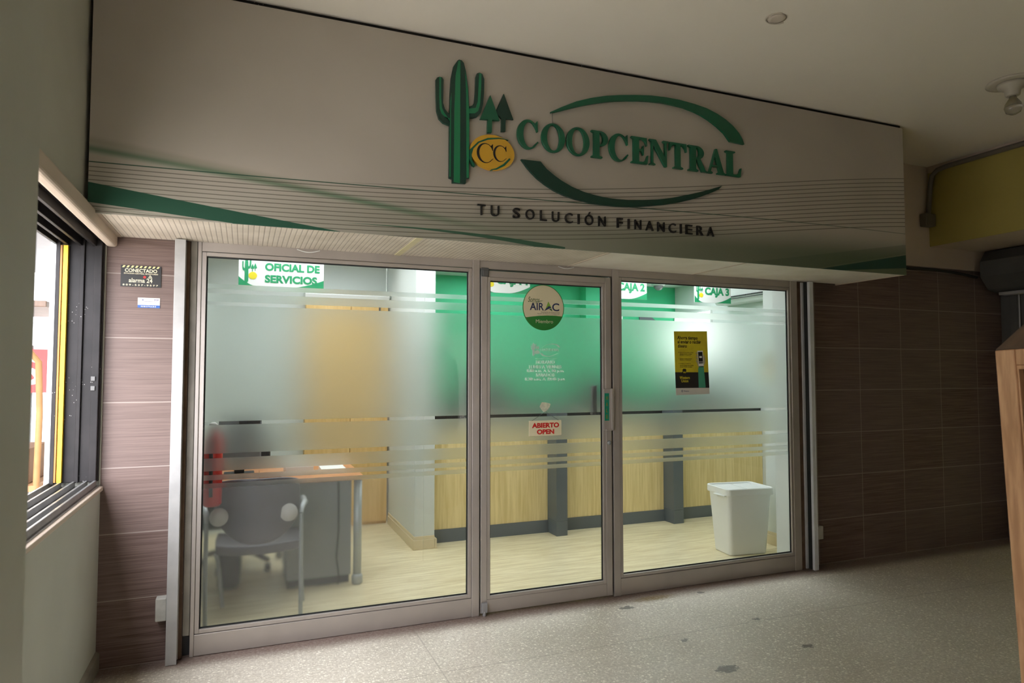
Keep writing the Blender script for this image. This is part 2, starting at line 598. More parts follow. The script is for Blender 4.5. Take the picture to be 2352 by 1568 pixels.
def terrazzo():
    m = Mat('worn_terrazzo', rgb(176, 168, 152), 0.42)
    x, y, z = m.pos()
    v = m.voronoi(84, 'F1')
    v.inputs['Randomness'].default_value = 1.0
    d = X(m.nt, v.outputs['Distance'])
    big = m.voronoi(44, 'F1')
    d2 = X(m.nt, big.outputs['Distance'])
    chip = d.lt(0.36)
    n = m.noise(1.1, 4, 0.55)
    n2 = m.noise(60, 3, 0.6)
    base = m.mix(n.ramp(.3, .7), rgb(190, 182, 165), rgb(212, 204, 188))
    base = m.mix(n2.ramp(.35, .65) * .5, base, rgb(156, 146, 130))
    sepc = m.node('ShaderNodeSeparateColor')
    m.link(v.outputs['Color'], sepc.inputs[0])
    rnd = X(m.nt, sepc.outputs[0])
    c = m.mix(chip * rnd.ramp(.25, .8), base, rgb(226, 220, 204))
    sep2 = m.node('ShaderNodeSeparateColor')
    m.link(big.outputs['Color'], sep2.inputs[0])
    c = m.mix(d2.lt(0.3) * X(m.nt, sep2.outputs[1]).gt(0.72), c, rgb(232, 226, 210))
    # reddish scuffed band along the shop front
    band = (1.0 - ((y + 0.02).abs()).ramp(0.03, 0.20)) * (n2 * 0.5 + 0.7)
    c = m.mix(band.clamp() * 0.85, c, rgb(92, 66, 60))
    # spills
    warp = m.noise(34, 3, .6) * 0.11 - 0.055
    for (sx, sy, r, k) in ((2.382, -.224, .035, .8), (2.381, -1.213, .05, .75), (3.005, -1.143, .028, .8), (2.404, -.815, .022, .7),
                           (1.861, -.144, .008, .9), (3.032, -.153, .02, .8), (3.03, -.70, .02, .8), (1.2, -1.2, .006, .8), (1.05, -.9, .005, .8)):
        dd = ((x - sx) * (x - sx) * 0.45 + (y - sy) * (y - sy) * 1.4)._op('SQRT') + warp * (0.7 if r > .01 else .1)
        c = m.mix((1.0 - dd.ramp(r * .8, r)) * k, c, rgb(84, 80, 72))
    dd = ((x - 2.65) * (x - 2.65) * 0.25 + (y + .13) * (y + .13) * 3.0)._op('SQRT') + warp
    c = m.mix((1.0 - dd.ramp(.03, .11)) * (n2.ramp(.3, .6) * .5 + .45), c, rgb(126, 104, 60))
    # slab joints
    j = ((y + 0.735 + (x - 3.0) * 0.02).abs()).lt(0.004).max(((x - 0.985).abs()).lt(0.003)) * 0.4
    c = m.mix(j, c, rgb(120, 110, 98))
    m.color(c)
    m.roughness(m.noise(5, 3) * 0.25 + 0.3)
    m.bump(n2, 0.06, 0.002)
    return m.m


def panel_print():
    """printed sign face: grey-beige with green waves and fine lines"""
    m = Mat('printed_sign_vinyl', rgb(196, 186, 172), 0.5)
    x, y, z = m.pos()
    dark = poly(x, [-0.00108, 0.0045, 0.01647, 2.52429])
    top = poly(x, [-0.00091, 0.00443, 0.01606, 0.02654, 2.52513])
    n = m.noise(1.2, 2)
    base = m.mix(n.ramp(.3, .7), rgb(176, 168, 156), rgb(188, 180, 168))
    # green tint rising towards the lower edge, stronger to the right
    tint = (1.0 - (z - dark * 0.55 - 1.02).ramp(-0.08, 0.14)) * (x.ramp(-1.0, 4.4) * 0.75 + 0.16)
    c = m.mix(tint.clamp(), base, rgb(88, 104, 78))
    # soft bands
    bl = poly(x, [-0.01494, -0.10467, 2.51324])
    b1 = (1.0 - (z - bl).abs().ramp(0.0, 0.03)) * (1.0 - x.ramp(0.6, 1.6)) * 0.75
    c = m.mix(b1.clamp(), c, rgb(72, 116, 84))
    fa = x * -0.11612 + 2.53542
    b2 = (1.0 - (z - fa).abs().ramp(0.0, 0.035)) * (1.0 - x.ramp(0.1, 0.5)) * 0.35
    c = m.mix(b2.clamp(), c, rgb(126, 122, 98))
    # fan of fine lines below the top curve (spacing narrows a little to the left)
    sp = x * 0.0019 + 0.0215
    q = (top - z) / sp
    ln = (q + 0.09).mod(1.0).lt(0.18) * q.between(-0.2, 12.4)
    ln = ln * q.gt(0.5).max(x.ramp(0.3, 1.0)) * (z - dark).lt(0.002).max(x.gt(0.35))
    c = m.mix(ln * 0.78, c, rgb(70, 68, 52))
    # dark green line
    dl = (z - dark).abs().lt(0.0026) * (1.0 - x.ramp(2.0, 5.0) * .45)
    c = m.mix(dl * 0.95, c, rgb(30, 76, 56))
    # lower left wave
    s1 = poly(x, [0.00749, -0.12301, 2.33536])
    s0 = x * -0.07825 + 2.27615
    sw = z.lt(s1) * z.gt(s0) * x.lt(0.62)
    c = m.mix(sw, c, rgb(28, 78, 58))
    lowl = z.lt(s0) * ((z - s0) / 0.014).mod(1.0).lt(0.14) * x.lt(0.3)
    c = m.mix(lowl * 0.5, c, rgb(60, 100, 76))
    # slim wave hugging the lower edge in the middle
    e1 = 2.3355 - (x - 0.85) * (x - 0.85) * 0.055
    e0 = 2.3325 - (x - 0.65) * (x - 0.65) * 0.06
    ed = z.lt(e1) * z.gt(e0 - 0.003) * x.between(0.2, 1.75)
    c = m.mix(ed * 0.9, c, rgb(30, 84, 60))
    # lower right waves
    r1 = x * 0.178 + 1.613
    r0 = x * 0.08 + 1.965
    rw = z.lt(r1) * z.gt(r0) * x.gt(3.7)
    c = m.mix(rw, c, rgb(34, 72, 60))
    r2 = x * 0.15 + 1.82
    rb = z.lt(r2) * z.gt(r1 + 0.01) * x.gt(2.8)
    c = m.mix(rb * 0.35, c, rgb(60, 84, 60))
    m.color(c)
    return m.m


def soffit_mat(name, ridged):
    m = Mat(name, rgb(214, 204, 186), 0.6)
    x, y, z = m.pos()
    n = m.noise(5, 4)
    c = m.mix(n.ramp(.3, .7), rgb(206, 195, 178), rgb(222, 212, 196))
    if not ridged:
        c = m.mix(n.ramp(.3, .7), rgb(236, 228, 214), rgb(246, 240, 228))
    if ridged:
        r = ((x / 0.026).mod(1.0) - 0.5).abs()
        groove = r.lt(0.08)
        c = m.mix(groove * .6, c, rgb(140, 130, 116))
        m.bump(r.ramp(0.0, 0.2), 0.25, 0.003)
    else:
        d1 = ((x / 0.012).mod(1.0) - 0.5).abs().lt(.22) * ((y / 0.012).mod(1.0) - 0.5).abs().lt(.22)
        c = m.mix(d1 * .35, c, rgb(176, 168, 152))
    m.color(c)
    return m.m


def film_glass(name, haze_x=None):
    """glass with etched film: frosted bands by height, optional light haze fading along x"""
    m = Mat(name)
    x, y, z = m.pos()
    bands = ((2.028, 2.056), (1.955, 2.003), (1.276, 1.934), (1.096, 1.256), (.999, 1.070), (.948, .977), (.904, .930))
    fr = None
    for a, b in bands:
        k = z.between(a, b)
        fr = k if fr is None else fr.max(k)
    rough = fr * 0.34
    on = fr
    if haze_x:
        hz = 1.0 - x.ramp(*haze_x)
        rough = rough.max(hz * (z.lt(.904) * 0.07 + 0.045))
        on = on.max(hz.gt(0.02))
    refr = m.node('ShaderNodeBsdfRefraction')
    refr.inputs['IOR'].default_value = 1.45
    refr.inputs['Color'].default_value = (0.90, 0.925, 0.905, 1)
    m.link(rough, refr.inputs['Roughness'])
    m.nt.links.new(m.mix(fr, (0.985, 0.99, 0.985, 1), (0.90, 0.925, 0.905, 1)), refr.inputs['Color'])
    tr = m.node('ShaderNodeBsdfTransparent')
    tr.inputs[0].default_value = (0.982, 0.99, 0.985, 1)
    mx = m.node('ShaderNodeMixShader')
    m.link(on, mx.inputs[0])
    m.link(tr.outputs[0], mx.inputs[1])
    m.link(refr.outputs[0], mx.inputs[2])
    df = m.node('ShaderNodeBsdfTranslucent')
    df.inputs[0].default_value = (0.9, 0.92, 0.9, 1)
    mx2 = m.node('ShaderNodeMixShader')
    m.link((fr * 0.05).max(hz * z.lt(.904) * 0.07) if haze_x else fr * 0.05, mx2.inputs[0])
    m.link(mx.outputs[0], mx2.inputs[1])
    m.link(df.outputs[0], mx2.inputs[2])
    gl = m.node('ShaderNodeBsdfGlossy')
    gl.inputs['Roughness'].default_value = 0.03
    mx3 = m.node('ShaderNodeMixShader')
    mx3.inputs[0].default_value = 0.035
    m.link(mx2.outputs[0], mx3.inputs[1])
    m.link(gl.outputs[0], mx3.inputs[2])
    m.link(mx3.outputs[0], m.out.inputs[0])
    return m.m


planks = floor_planks()
tile_l = tile_mat('brown_striped_tile_left', 0, None, 0.0015, 0.3475)
tile_r = tile_mat('brown_striped_tile_right', 4.36, 0.4955, 0.0015, 0.3515)
terr = terrazzo()
print_face = panel_print()
soff_ridge = soffit_mat('ridged_pvc_soffit', True)
soff_perf = soffit_mat('perforated_soffit', False)
glass_left = film_glass('etched_glass_left', (0.45, 1.12))
glass_plain = film_glass('etched_glass')
panel_light = emit('led_panel_diffuser', (0.94, 1.0, 1.07, 1), LAMP)
day_window = emit('daylit_window_pane', (0.96, 1.0, 0.98, 1), 3.0)

# ------------------------------------------------------------------ corridor shell
struct(box('floor', terr, -0.95, 7.4, -16, 0.0595, -0.12, 0.0), 'speckled terrazzo floor of the corridor outside the shop', 'floor')
struct(box('ceiling', ceil_paint, -0.95, 7.4, -16, 0.2, 3.42, 3.6), 'cream painted ceiling over the corridor', 'ceiling')
wl = MB()
wl.prism([[(-3.4, 0), (0.0, 0), (0.0, 3.42), (-3.4, 3.42)], [(-3.3, 0.945), (-0.015, 0.945), (-0.015, 2.30), (-3.3, 2.30)]], -0.93, -0.69, 'x')
wall_l = wl.build('wall_left', wall_paint)
struct(wall_l, 'greige painted wall on the left with the window opening', 'wall')
wl2 = MB().box(-.93, -.69, -16, -3.4, 0, 3.42)
struct(wl2.build('wall_left', wall_paint), 'greige wall stretch behind the photographer left of the entry', 'wall')
struct(box('wall_back', wall_paint, -.93, 7.2, -16.2, -16, 0, 3.42), 'greige wall closing the corridor behind the photographer', 'wall')
pier = MB().box(-.69, -.315, -3.4, -2.82, 0, 3.42).build('wall_pier', wall_paint, None, 0.012)
struct(pier, 'blurred greige wall pier at the left edge of the photo', 'pillar')
bb = MB().prism([[(-0.69, 0), (-0.672, 0), (-0.672, 0.085), (-0.69, 0.098)]], -2.8, 0.0, 'y').build('baseboard_left', plain('grey_skirting', rgb(140, 134, 120), .6, var=.2, scale=9))
struct(bb, 'narrow grey skirting along the foot of the left wall', 'baseboard')
sill = MB().prism([[(-0.70, 0.93), (-0.676, 0.93), (-0.676, 0.952), (-0.70, 0.958)]], -3.3, -0.005, 'y').build('trim_1', beige_paint, None, .004)
struct(sill, 'pale ledge along the top of the low wall under the window', 'trim')
lint = MB().box(-.692, -.64, -3.3, 0.12 - .125, 2.225, 2.305).build('trim_2', beige_paint, None, .015, seg=3)
struct(lint, 'cream painted rail above the left window', 'trim')

# left tile wall, right tile wall, header, beige wall, beam
struct(box('wall_front', tile_l, -.69, -.285, 0.0, 0.2, 0, 2.30), 'brown striped tile wall strip left of the shop front', 'wall')
struct(box('wall_front', tile_r, 4.13, 6.95, 0.055, 0.25, 0, 2.50), 'dark brown tile wall right of the shop front', 'wall')
struct(box('wall_front', beige_paint, -.69, 6.95, 0.05, 0.25, 2.505, 3.419), 'beige painted wall above the tiles and behind the sign', 'wall')
struct(box('wall_front', beige_paint, -.28, 4.125, 0.08, 0.25, 2.31, 2.50), 'lintel wall over the shop front hidden by the sign', 'wall')
struct(MB().box(5.757, 6.95, -15.9, 0.048, 2.69, 3.419, 0).box(5.747, 5.757, -15.9, 0.048, 2.69, 3.36, 1).box(5.747, 5.757, -15.9, .048, 3.36, 3.419, 0).build('beam', [beige_paint, yellow_paint]), 'yellow painted beam high on the right', 'beam')
# right wall: shuttered opening, plus an unseen rear one added for fill light
wr = MB().prism([[(-16, 0), (0.05, 0), (0.05, 2.688), (-16, 2.688)], [(-6, 0.004), (-0.2, 0.004), (-0.2, 2.35), (-6, 2.35)], [(-15.9, 0.004), (-14.5, 0.004), (-14.5, 2.5), (-15.9, 2.5)]], 6.72, 6.95, 'x').build('wall_right', beige_paint)
struct(wr, 'wall on the far right holding the roller shutter', 'wall')
struct(box('wall_right', plain('olive_shop_wall', rgb(150, 152, 92), .7), 7.9, 8.0, -6.5, 0.6, 0, 2.6), 'olive wall inside the neighbouring shop at right', 'wall')
for a_, w_ in ((-6.6, 'near'), (.6, 'far')):
    struct(box('wall_side', bpy.data.materials['olive_shop_wall'], 6.951, 8.0, a_, a_ + .1, 0, 2.6), 'olive %s end wall of the neighbouring shop at right' % w_, 'wall')
struct(box('floor', terr, 7.41, 8.0, -6.6, .7, -.12, -.001), 'terrazzo floor of the neighbouring shop at right', 'floor')
struct(box('ceiling', ceil_paint, 6.951, 8.0, -6.6, .7, 2.6, 2.7), 'low ceiling of the neighbouring shop at right', 'ceiling')

# roller shutter box with guide
sb = thing('roller_shutter', (6.45, -1.5, 0), 'grey roller shutter housing with guide rail on the right wall', 'shutter')
prof = [(6.70, 2.68), (6.415, 2.68), (6.34, 2.582), (6.342, 2.44), (6.44, 2.325), (6.549, 2.30), (6.70, 2.30)]
MB().prism([prof], -6.1, 0.0, 'y').build('housing', dark_metal, sb, .006)
MB().box(6.50, 6.60, -6.1, -0.06, 2.27, 2.298).build('bottom_bar', alu_light, sb, .004)
g = MB()
g.box(6.655, 6.715, -.20, -.155, 0, 2.299).box(6.655, 6.67, -.15, -.12, 0, 2.299).box(6.655, 6.715, -.12, -.06, 0, 2.299)
g.box(6.700, 6.715, -.06, .05, 0, 2.299)
gr_ = g.build('guide_rail', dark_metal, sb, .003)
MB().box(6.648, 6.654, -.150, -.140, 0, 2.28).box(6.648, 6.654, -.20, -.190, 0, 2.28).build('rail_edge', plain('bright_rail_edge', rgb(200, 202, 204), .4, .2), gr_)
cab = MB()
pts = []
for i in range(25):
    t = i / 24
    pts.append((4.62 + t * 1.72, 0.03 - 0.02 * sin(pi * t), 2.475 - 0.035 * t - 0.03 * sin(pi * t * 2) * .5 + .03 * (1 - t)))
cab.tube(pts, .013, 8)
tag(cab.build('cable', rubber), 'black cable sagging between the sign end and the shutter housing', 'cable')
# conduit on the yellow beam
cd = thing('electrical_conduit', (5.73, -1.0, 3.3), 'grey conduit along the yellow beam bending down to a box', 'conduit')
pth = [(5.722, -8.0, 3.375), (5.722, -2, 3.372), (5.722, -.16, 3.37), (5.722, -.06, 3.36), (5.715, -.015, 3.32), (5.712, 0.0, 3.25), (5.70, 0.018, 2.98)]
cpp = MB().tube(pth, .021, 10).build('pipe', plain('grey_pvc_pipe', rgb(112, 104, 92), .55, var=.15), cd)
MB().box(5.62, 5.745, -.02, .045, 2.86, 2.975).build('junction_box', plain('grey_box_plastic', rgb(104, 98, 84), .6), cd, .008)
MB().tube([(5.720, -1.9, 3.372), (5.720, -1.87, 3.372)], .025, 10).build('coupling', dark_metal, cpp)

# ceiling lamp holder with bulb, and old ceiling rose
lampc = (4.56, -1.40)
lh = thing('bulb_holder', (lampc[0], lampc[1], 3.42), 'white porcelain lamp holder with unlit bulb on the ceiling at right', 'ceiling lamp')
MB().lathe([(.14, 3.419), (.145, 3.412), (.12, 3.408)], (lampc[0], lampc[1], 0), seg=32).build('base_plate', plain('cream_enamel', rgb(206, 198, 182), .5), lh)
skt = MB().lathe([(.085, 3.409), (.08, 3.385), (.045, 3.365), (.04, 3.33), (.032, 3.325)], (lampc[0], lampc[1], 0)).build('socket', plain('porcelain', rgb(190, 184, 168), .35), lh)
bulb = Mat('clear_bulb_glass', rgb(196, 192, 178), 0.1)
bulb.b.inputs['Transmission Weight'].default_value = 0.8
MB().lathe([(.018, 3.33), (.022, 3.31), (.045, 3.275), (.05, 3.25), (.04, 3.22), (.015, 3.205)], (lampc[0], lampc[1], 0)).build('bulb', bulb.m, skt)
rose = MB()
rose.lathe([(.045, 3.419), (.047, 3.415), (.03, 3.413)], (2.584, -1.44, 0), seg=20)
ring = [(2.584 + .062 * cos(a) * 1.0, -1.44 + .05 * sin(a), 3.417) for a in [radians(20 + k * 14) for k in range(18)]]
rose.tube(ring, .004, 6)
tag(rose.build('ceiling_rose', plain('old_plaster_patch', rgb(206, 196, 180), .8)), 'small round capped outlet in the corridor ceiling', 'ceiling fitting')

# ------------------------------------------------------------------ left window frame and street
wf = thing('window_3', (-.8, -1.6, .95), 'black aluminium window frame in the left wall', 'window', None, 'structure')
fr = MB()
fr.box(-.86, -.695, -.045, -.012, .985, 2.285)
fr.box(-.735, -.70, -.065, -.045, .985, 2.285)
fr.box(-.80, -.78, -.06, -.045, .985, 2.285)
jam = fr.build('jamb', black_alu, wf, .003)
tr = MB()
tr.box(-.925, -.69, -3.29, -.012, .945, .962)
for xx in (-.91, -.86, -.80, -.745, -.705):
    tr.box(xx - .006, xx + .006, -3.29, -.05, .962, .992)
part_label(tr.build('sill_track', plain('worn_aluminium_track', rgb(150, 150, 148), .35, .6, var=.3, scale=9), wf, .002), 'worn bare aluminium sliding track')
hd = MB()
hd.box(-.925, -.70, -3.29, -.012, 2.255, 2.298)
for xx in (-.91, -.86, -.80, -.735):
    hd.box(xx - .008, xx + .008, -3.29, -.05, 2.215, 2.256)
hd.build('head_track', black_alu, wf, .002)
part_label(MB().box(-.872, -.852, -.075, -.047, .992, 2.21).build('yellow_strip', plain('yellow_edge_tape', rgb(236, 190, 20), .5, var=.1), wf), 'bright yellow edge strip')
part_label(MB().box(-.886, -.878, -.07, -.03, .992, 2.21).build('brass_strip', plain('tan_edge', rgb(150, 104, 40), .5), wf), 'tan edge strip')
MB().box(-.905, -.888, -.07, -.03, .985, 2.25).build('outer_stile', black_alu, wf)
part_label(MB().box(-.932, -.907, -.05, -.016, .96, 2.298).build('white_post', white_paint, wf), 'white outer post')
lk = MB()
for zz in (1.52, 1.47):
    lk.box(-.735, -.715, -.072, -.0655, zz - .012, zz + .012)
lk.build('lock_plate', dark_metal, wf, .002)

street = plain('pale_street_paving', rgb(186, 182, 174), .8, var=.15, scale=2)
struct(box('ground', street, -30, -.96, -30, 30, -.25, -.13), 'pale street paving beyond the left window', 'ground')
ct = thing('wooden_cart', (-1.45, 1.3, -.13), 'light wooden vendor cart with handles outside the left window', 'cart')
cw = plain('pale_timber', rgb(150, 108, 66), .6, var=.15, scale=10)
for i, (px, py, h) in enumerate(((-1.33, 1.15, 1.98), (-1.66, 1.15, 1.98), (-1.33, 1.9, 1.98), (-1.66, 1.9, 1.98))):
    MB().box(px - .022, px + .022, py - .022, py + .022, -.13, h).build('post', cw, ct, .003)
MB().box(-1.70, -1.24, 1.1, 1.95, .78, .82).build('shelf', cw, ct, .003)
MB().box(-1.66, -1.30, 1.2, 1.7, .822, 1.05).build('crate', plain('cardboard', rgb(120, 84, 56), .8), ct, .004)
MB().tube([(-1.34, .9, 1.72), (-1.27, .95, 1.70), (-1.22, 1.0, 1.62), (-1.22, 1.06, 1.3), (-1.24, 1.12, .8)], .02, 8).build('handle', cw, ct)
MB().box(-1.75, -1.2, 1.05, 2.0, 1.98, 2.02).build('canopy', dark_wood, ct, .004)
cpy = thing('cart_shade_canopy', (-2.4, 2.6, 2.6), 'deep canopy roof added over the pavement to shade the cart outside the left window', 'canopy')  # canopy added to keep the cart in shade
box('roof', dark_metal, -5.2, -.94, .35, 5.4, 2.75, 2.9, cpy)
for px_, py_ in ((-5.1, .5), (-5.1, 5.3)):
    box('post', dark_metal, px_ - .05, px_ + .05, py_ - .05, py_ + .05, -.13, 2.749, cpy)
tb = thing('signboard', (-2.6, 6.0, 0), 'red street signboard with a white S outside the left window', 'sign')
box('board', red_paint, -2.72, -2.30, 6.0, 6.05, 1.3, 1.85, tb)
put_text(MB(), 'S', -2.60, -2.38, 1.40, 1.75, 5.985, 5.999, 0, .02).build('letter', print_white, tb)
box('post', dark_metal, -2.54, -2.48, 6.05, 6.1, -.13, 1.9, tb)
car = thing('parked_car', (-2.5, 6.8, -.13), 'white parked car with red bumper beyond the left window', 'car')
cb = MB()
cb.prism([[(-4.6, .18), (-2.2, .18), (-2.12, .5), (-2.2, .78), (-2.6, .86), (-2.95, 1.28), (-4.1, 1.3), (-4.5, .9)]], 7.0, 8.6, 'y')
cb.build('body', white_plastic, car, .04)
MB().box(-2.2, -2.02, 6.95, 8.65, .22, .48).build('bumper', red_paint, car, .03)
for py in (6.98, 8.45):
    MB().lathe([(.30, py - .02), (.31, py + .02), (.31, py + .16), (.30, py + .2)], (-2.65, 0, .18), 'y').build('wheel', black_plastic, car)
    MB().lathe([(.30, py - .02), (.31, py + .02), (.31, py + .16), (.30, py + .2)], (-4.05, 0, .18), 'y').build('wheel', black_plastic, car)
tag(box('building', plain('pale_render', rgb(206, 204, 200), .8), -9, -1.6, 12, 13, -.13, 6), 'pale rendered building across the street', 'building')
tag(box('building', plain('grey_street_facade', rgb(170, 166, 158), .8), -10, -8, -7, 11.5, -.13, 7), 'grey facade added on the far side of the street to block low sky, outside the left window', 'building')  # facade out of view, added to cut the low sky light
aw = MB().prism([[(8.6, 2.35), (8.7, 2.35), (9.9, 2.8), (9.9, 2.85), (8.6, 2.75)]], -5, -1.9, 'x').build('awning', plain('grey_awning', rgb(188, 188, 190), .7))
tag(aw, 'grey awning over the street beyond the left window', 'awning')

# ------------------------------------------------------------------ shop sign box
SX0, SX1, SZ0, SZ1, SY = -.672, 4.592, 2.281, 3.395, -.60
sg = thing('shop_sign', (1.96, -.3, SZ0), 'long printed fascia sign with green cactus logo over the shop front', 'sign')
fp = MB().box(SX0, SX1, SY, SY + .012, SZ0, SZ1).build('face_panel', print_face, sg)
for a in (SX0, SX1 - .012):
    MB().box(a, a + .012, SY + .013, .04, SZ0, SZ1).build('end_panel', beige_paint, sg)
MB().box(SX0, SX1, SY + .02, SY + .06, SZ1 + .001, 3.419).build('gap_shadow_strip', black_alu, sg)  # black strip standing in for the shadow gap under the ceiling
for a, b, mt in ((SX0 + .05, 0.86, soff_ridge), (0.90, 2.06, soff_ridge), (2.075, 3.10, soff_perf), (3.115, SX1 - .014, soff_perf)):
    MB().box(a, b, SY + .014, -.005, SZ0 + .004, SZ0 + .016).build('soffit_panel', mt, sg)
jj = plain('pale_yellow_joint_strip', rgb(222, 212, 170), .5)
for a, b in ((SX0 + .014, SX0 + .049), (.861, .899), (2.061, 2.074), (3.101, 3.114)):
    MB().box(a, b, SY + .014, -.005, SZ0 + .001, SZ0 + .014).build('joint_strip', jj if a < 1.5 and a > 0 else beige_paint, sg)

YB = SY - .001
T1 = .018
lt = {'C1': ('C', 1.438, 1.576), 'O1': ('O', 1.591, 1.744), 'O2': ('O', 1.754, 1.908), 'P': ('P', 1.921, 2.035), 'C2': ('C', 2.042, 2.183),
      'E': ('E', 2.199, 2.322), 'N': ('N', 2.331, 2.474), 'T': ('T', 2.479, 2.612), 'R': ('R', 2.624, 2.765), 'A': ('A', 2.770, 2.913), 'L': ('L', 2.919, 3.049)}
for k, (ch, a, b) in lt.items():
    z0, z1 = (2.842, 3.015) if ch in 'CO' else (2.846, 3.012)
    MB().prism(fit_loops(SERIF[ch], a, b, z0, z1), YB - T1, YB, 'y').build('letter', green_letter, fp, .0012, seg=1)
TAG = [('T', 1.2, 1.248), ('U', 1.281, 1.331), ('S', 1.414, 1.459), ('O', 1.493, 1.549), ('L', 1.585, 1.627), ('U', 1.661, 1.708), ('C', 1.745, 1.796), ('I', 1.83, 1.842), ('Ó', 1.878, 1.935), ('N', 1.97, 2.019), ('F', 2.098, 2.139), ('I', 2.176, 2.187), ('N', 2.224, 2.271), ('A', 2.304, 2.36), ('N', 2.39, 2.442), ('C', 2.475, 2.526), ('I', 2.56, 2.571), ('E', 2.602, 2.653), ('R', 2.687, 2.739), ('A', 2.768, 2.823)]
for ch, a, b in TAG:
    top = 2.512 if ch == 'Ó' else 2.494
    o = put_text(MB(), ch, a, b, 2.434, top, YB - .012, YB, 0, .003).build('tagline_letter', black_letter, fp)
cac = MB()
for k in ('trunk', 'larm', 'rarm'):
    cac.prism([LOGO[k]], YB - T1, YB, 'y', 0)
cac.prism([[(1.058, 2.60), (1.094, 2.598), (1.094, 3.10), (1.094, 3.29), (1.082, 3.285), (1.066, 3.20), (1.060, 3.0)]], YB - T1 - .002, YB - T1, 'y', 1)
cac.prism([[(1.132, 2.632), (1.145, 2.634), (1.146, 2.99), (1.138, 3.14), (1.122, 3.24), (1.128, 3.1)]], YB - T1 - .002, YB - T1, 'y', 1)
cac.prism([[(1.034, 2.628), (1.040, 2.628), (1.041, 3.0), (1.043, 3.1), (1.037, 3.05)]], YB - T1 - .002, YB - T1, 'y', 1)
cac.prism([LOGO['larm_in']], YB - T1 - .002, YB - T1, 'y', 1)
cac.prism([LOGO['rarm_in']], YB - T1 - .002, YB - T1, 'y', 1)
cac.build('cactus_emblem', [green_dark, green_light], fp)
MB().prism([LOGO['tree1']], YB - T1 - .002, YB, 'y').build('tree_emblem', green_letter, fp)
MB().prism([LOGO['tree2']], YB - T1 + .004, YB, 'y').build('tree_emblem', green_dark, fp)
MB().prism([LOGO['upsw']], YB - T1, YB, 'y').build('swoosh', green_letter, fp)
MB().prism([LOGO['losw']], YB - T1, YB, 'y').build('swoosh', green_dark, fp)
sl = MB()
sl.prism([arc(1.285, 2.793, .133, .1005, 0, 350, 35)], YB - T1 - .004, YB, 'y', 0)
yf = YB - T1 - .005
o1 = [[1.382, 2.876], [1.323, 2.882], [1.256, 2.872], [1.196, 2.842], [1.152, 2.795], [1.146, 2.743], [1.165, 2.706], [1.180, 2.700]]
o2 = [[1.178, 2.712], [1.163, 2.735], [1.160, 2.765], [1.170, 2.800], [1.205, 2.838], [1.258, 2.862], [1.323, 2.875]]
sl.prism([o1 + o2], yf - .001, YB, 'y', 1)
sl.prism([[[1.393, 2.765], [1.357, 2.724], [1.31, 2.697], [1.275, 2.690], [1.275, 2.694], [1.305, 2.704], [1.350, 2.734], [1.386, 2.772]]], yf - .001, YB, 'y', 1)
sl.prism(fit_loops(THIN_C, 1.190, 1.292, 2.727, 2.840), yf - .001, yf + .003, 'y', 2)
sl.prism(fit_loops(THIN_C, 1.288, 1.372, 2.744, 2.838), yf - .0015, yf + .003, 'y', 2)
part_label(sl.build('gold_seal', [gold, green_letter, black_letter], fp), 'gold oval seal lettered CC')

MB().tube([(1.664, YB - .008, 3.08), (1.666, YB - .008, 3.014)], .0012, 6).build('loose_thread', dark_metal, fp)

# ------------------------------------------------------------------ shop front
GY0, GY1 = .022, .028


def glazing(parent, x0, x1, z0, z1, mat):
    gp = MB().box(x0 + .002, x1 - .002, GY0, GY1, z0 + .002, z1 - .002).build('glass_pane', mat, parent)
    g = MB()
    t = .007
    g.box(x0, x0 + t, .014, .021, z0, z1).box(x1 - t, x1, .014, .021, z0, z1)
    g.box(x0 + t, x1 - t, .014, .021, z0, z0 + t).box(x0 + t, x1 - t, .014, .021, z1 - t, z1)
    g.build('gasket', rubber, gp)
    b = MB()
    w = .022
    b.box(x0 - w, x0, -.002, .030, z0 - w, z1 + w).box(x1, x1 + w, -.002, .030, z0 - w, z1 + w)
    b.box(x0, x1, -.002, .030, z0 - w, z0).box(x0, x1, -.002, .030, z1, z1 + w)
    b.build('glazing_bead', alu, parent, .002)


w1 = thing('window_1', (.58, 0, 0), 'wide etched shop window left of the door', 'window', None, 'structure')
f1 = MB()
f1.box(-.247, -.2265, -.008, .05, 0, 2.305).box(1.374, 1.424, -.008, .05, 0, 2.305)
f1.box(-.2265, 1.374, -.006, .05, 0.002, .117).box(-.2265, 1.374, -.006, .05, 2.233, 2.305)
f1.build('window_frame', alu, w1, .003)
glazing(w1, -.2025, 1.3502, .1415, 2.2085, glass_left)
f1b = MB().box(-.284, -.249, .0, .05, .115, 2.30).build('jamb_post', plain('weathered_jamb', rgb(140, 134, 122), .55, .3, var=.25, scale=9), w1, .003)
MB().box(-.284, -.249, .035, .06, .0, .11).build('jamb_foot', black_plastic, w1)

dr = thing('door_1', (1.93, 0, 0), 'glazed aluminium shop door with etched bands', 'door', None, 'structure')
f2 = MB()
f2.box(1.434, 1.499 - .022, -.006, .045, .012, 2.222).box(2.3367 + .022, 2.404, -.006, .045, .012, 2.222)
f2.box(1.477, 2.3587, -.005, .045, .012, .1168 - .022).box(1.477, 2.3587, -.005, .045, 2.1573 + .022, 2.222)
f2.build('door_frame', alu, dr, .003)
glazing(dr, 1.499, 2.3367, .1168, 2.1573, glass_plain)
hp = MB()
hp.box(1.432, 1.484, -.016, -.0065, 2.18, 2.238)
hp.box(1.440, 1.478, -.024, -.0065, 2.185, 2.222)
hp.build('pivot_hinge', dark_metal, dr, .003)
hb = MB().box(1.437, 1.475, -.028, -.0065, .02, .082).lathe([(.012, .0), (.012, .03)], (1.456, -.018, 0)).build('pivot_hinge', plain('zinc_pivot', rgb(158, 158, 158), .4, .5), dr, .003)
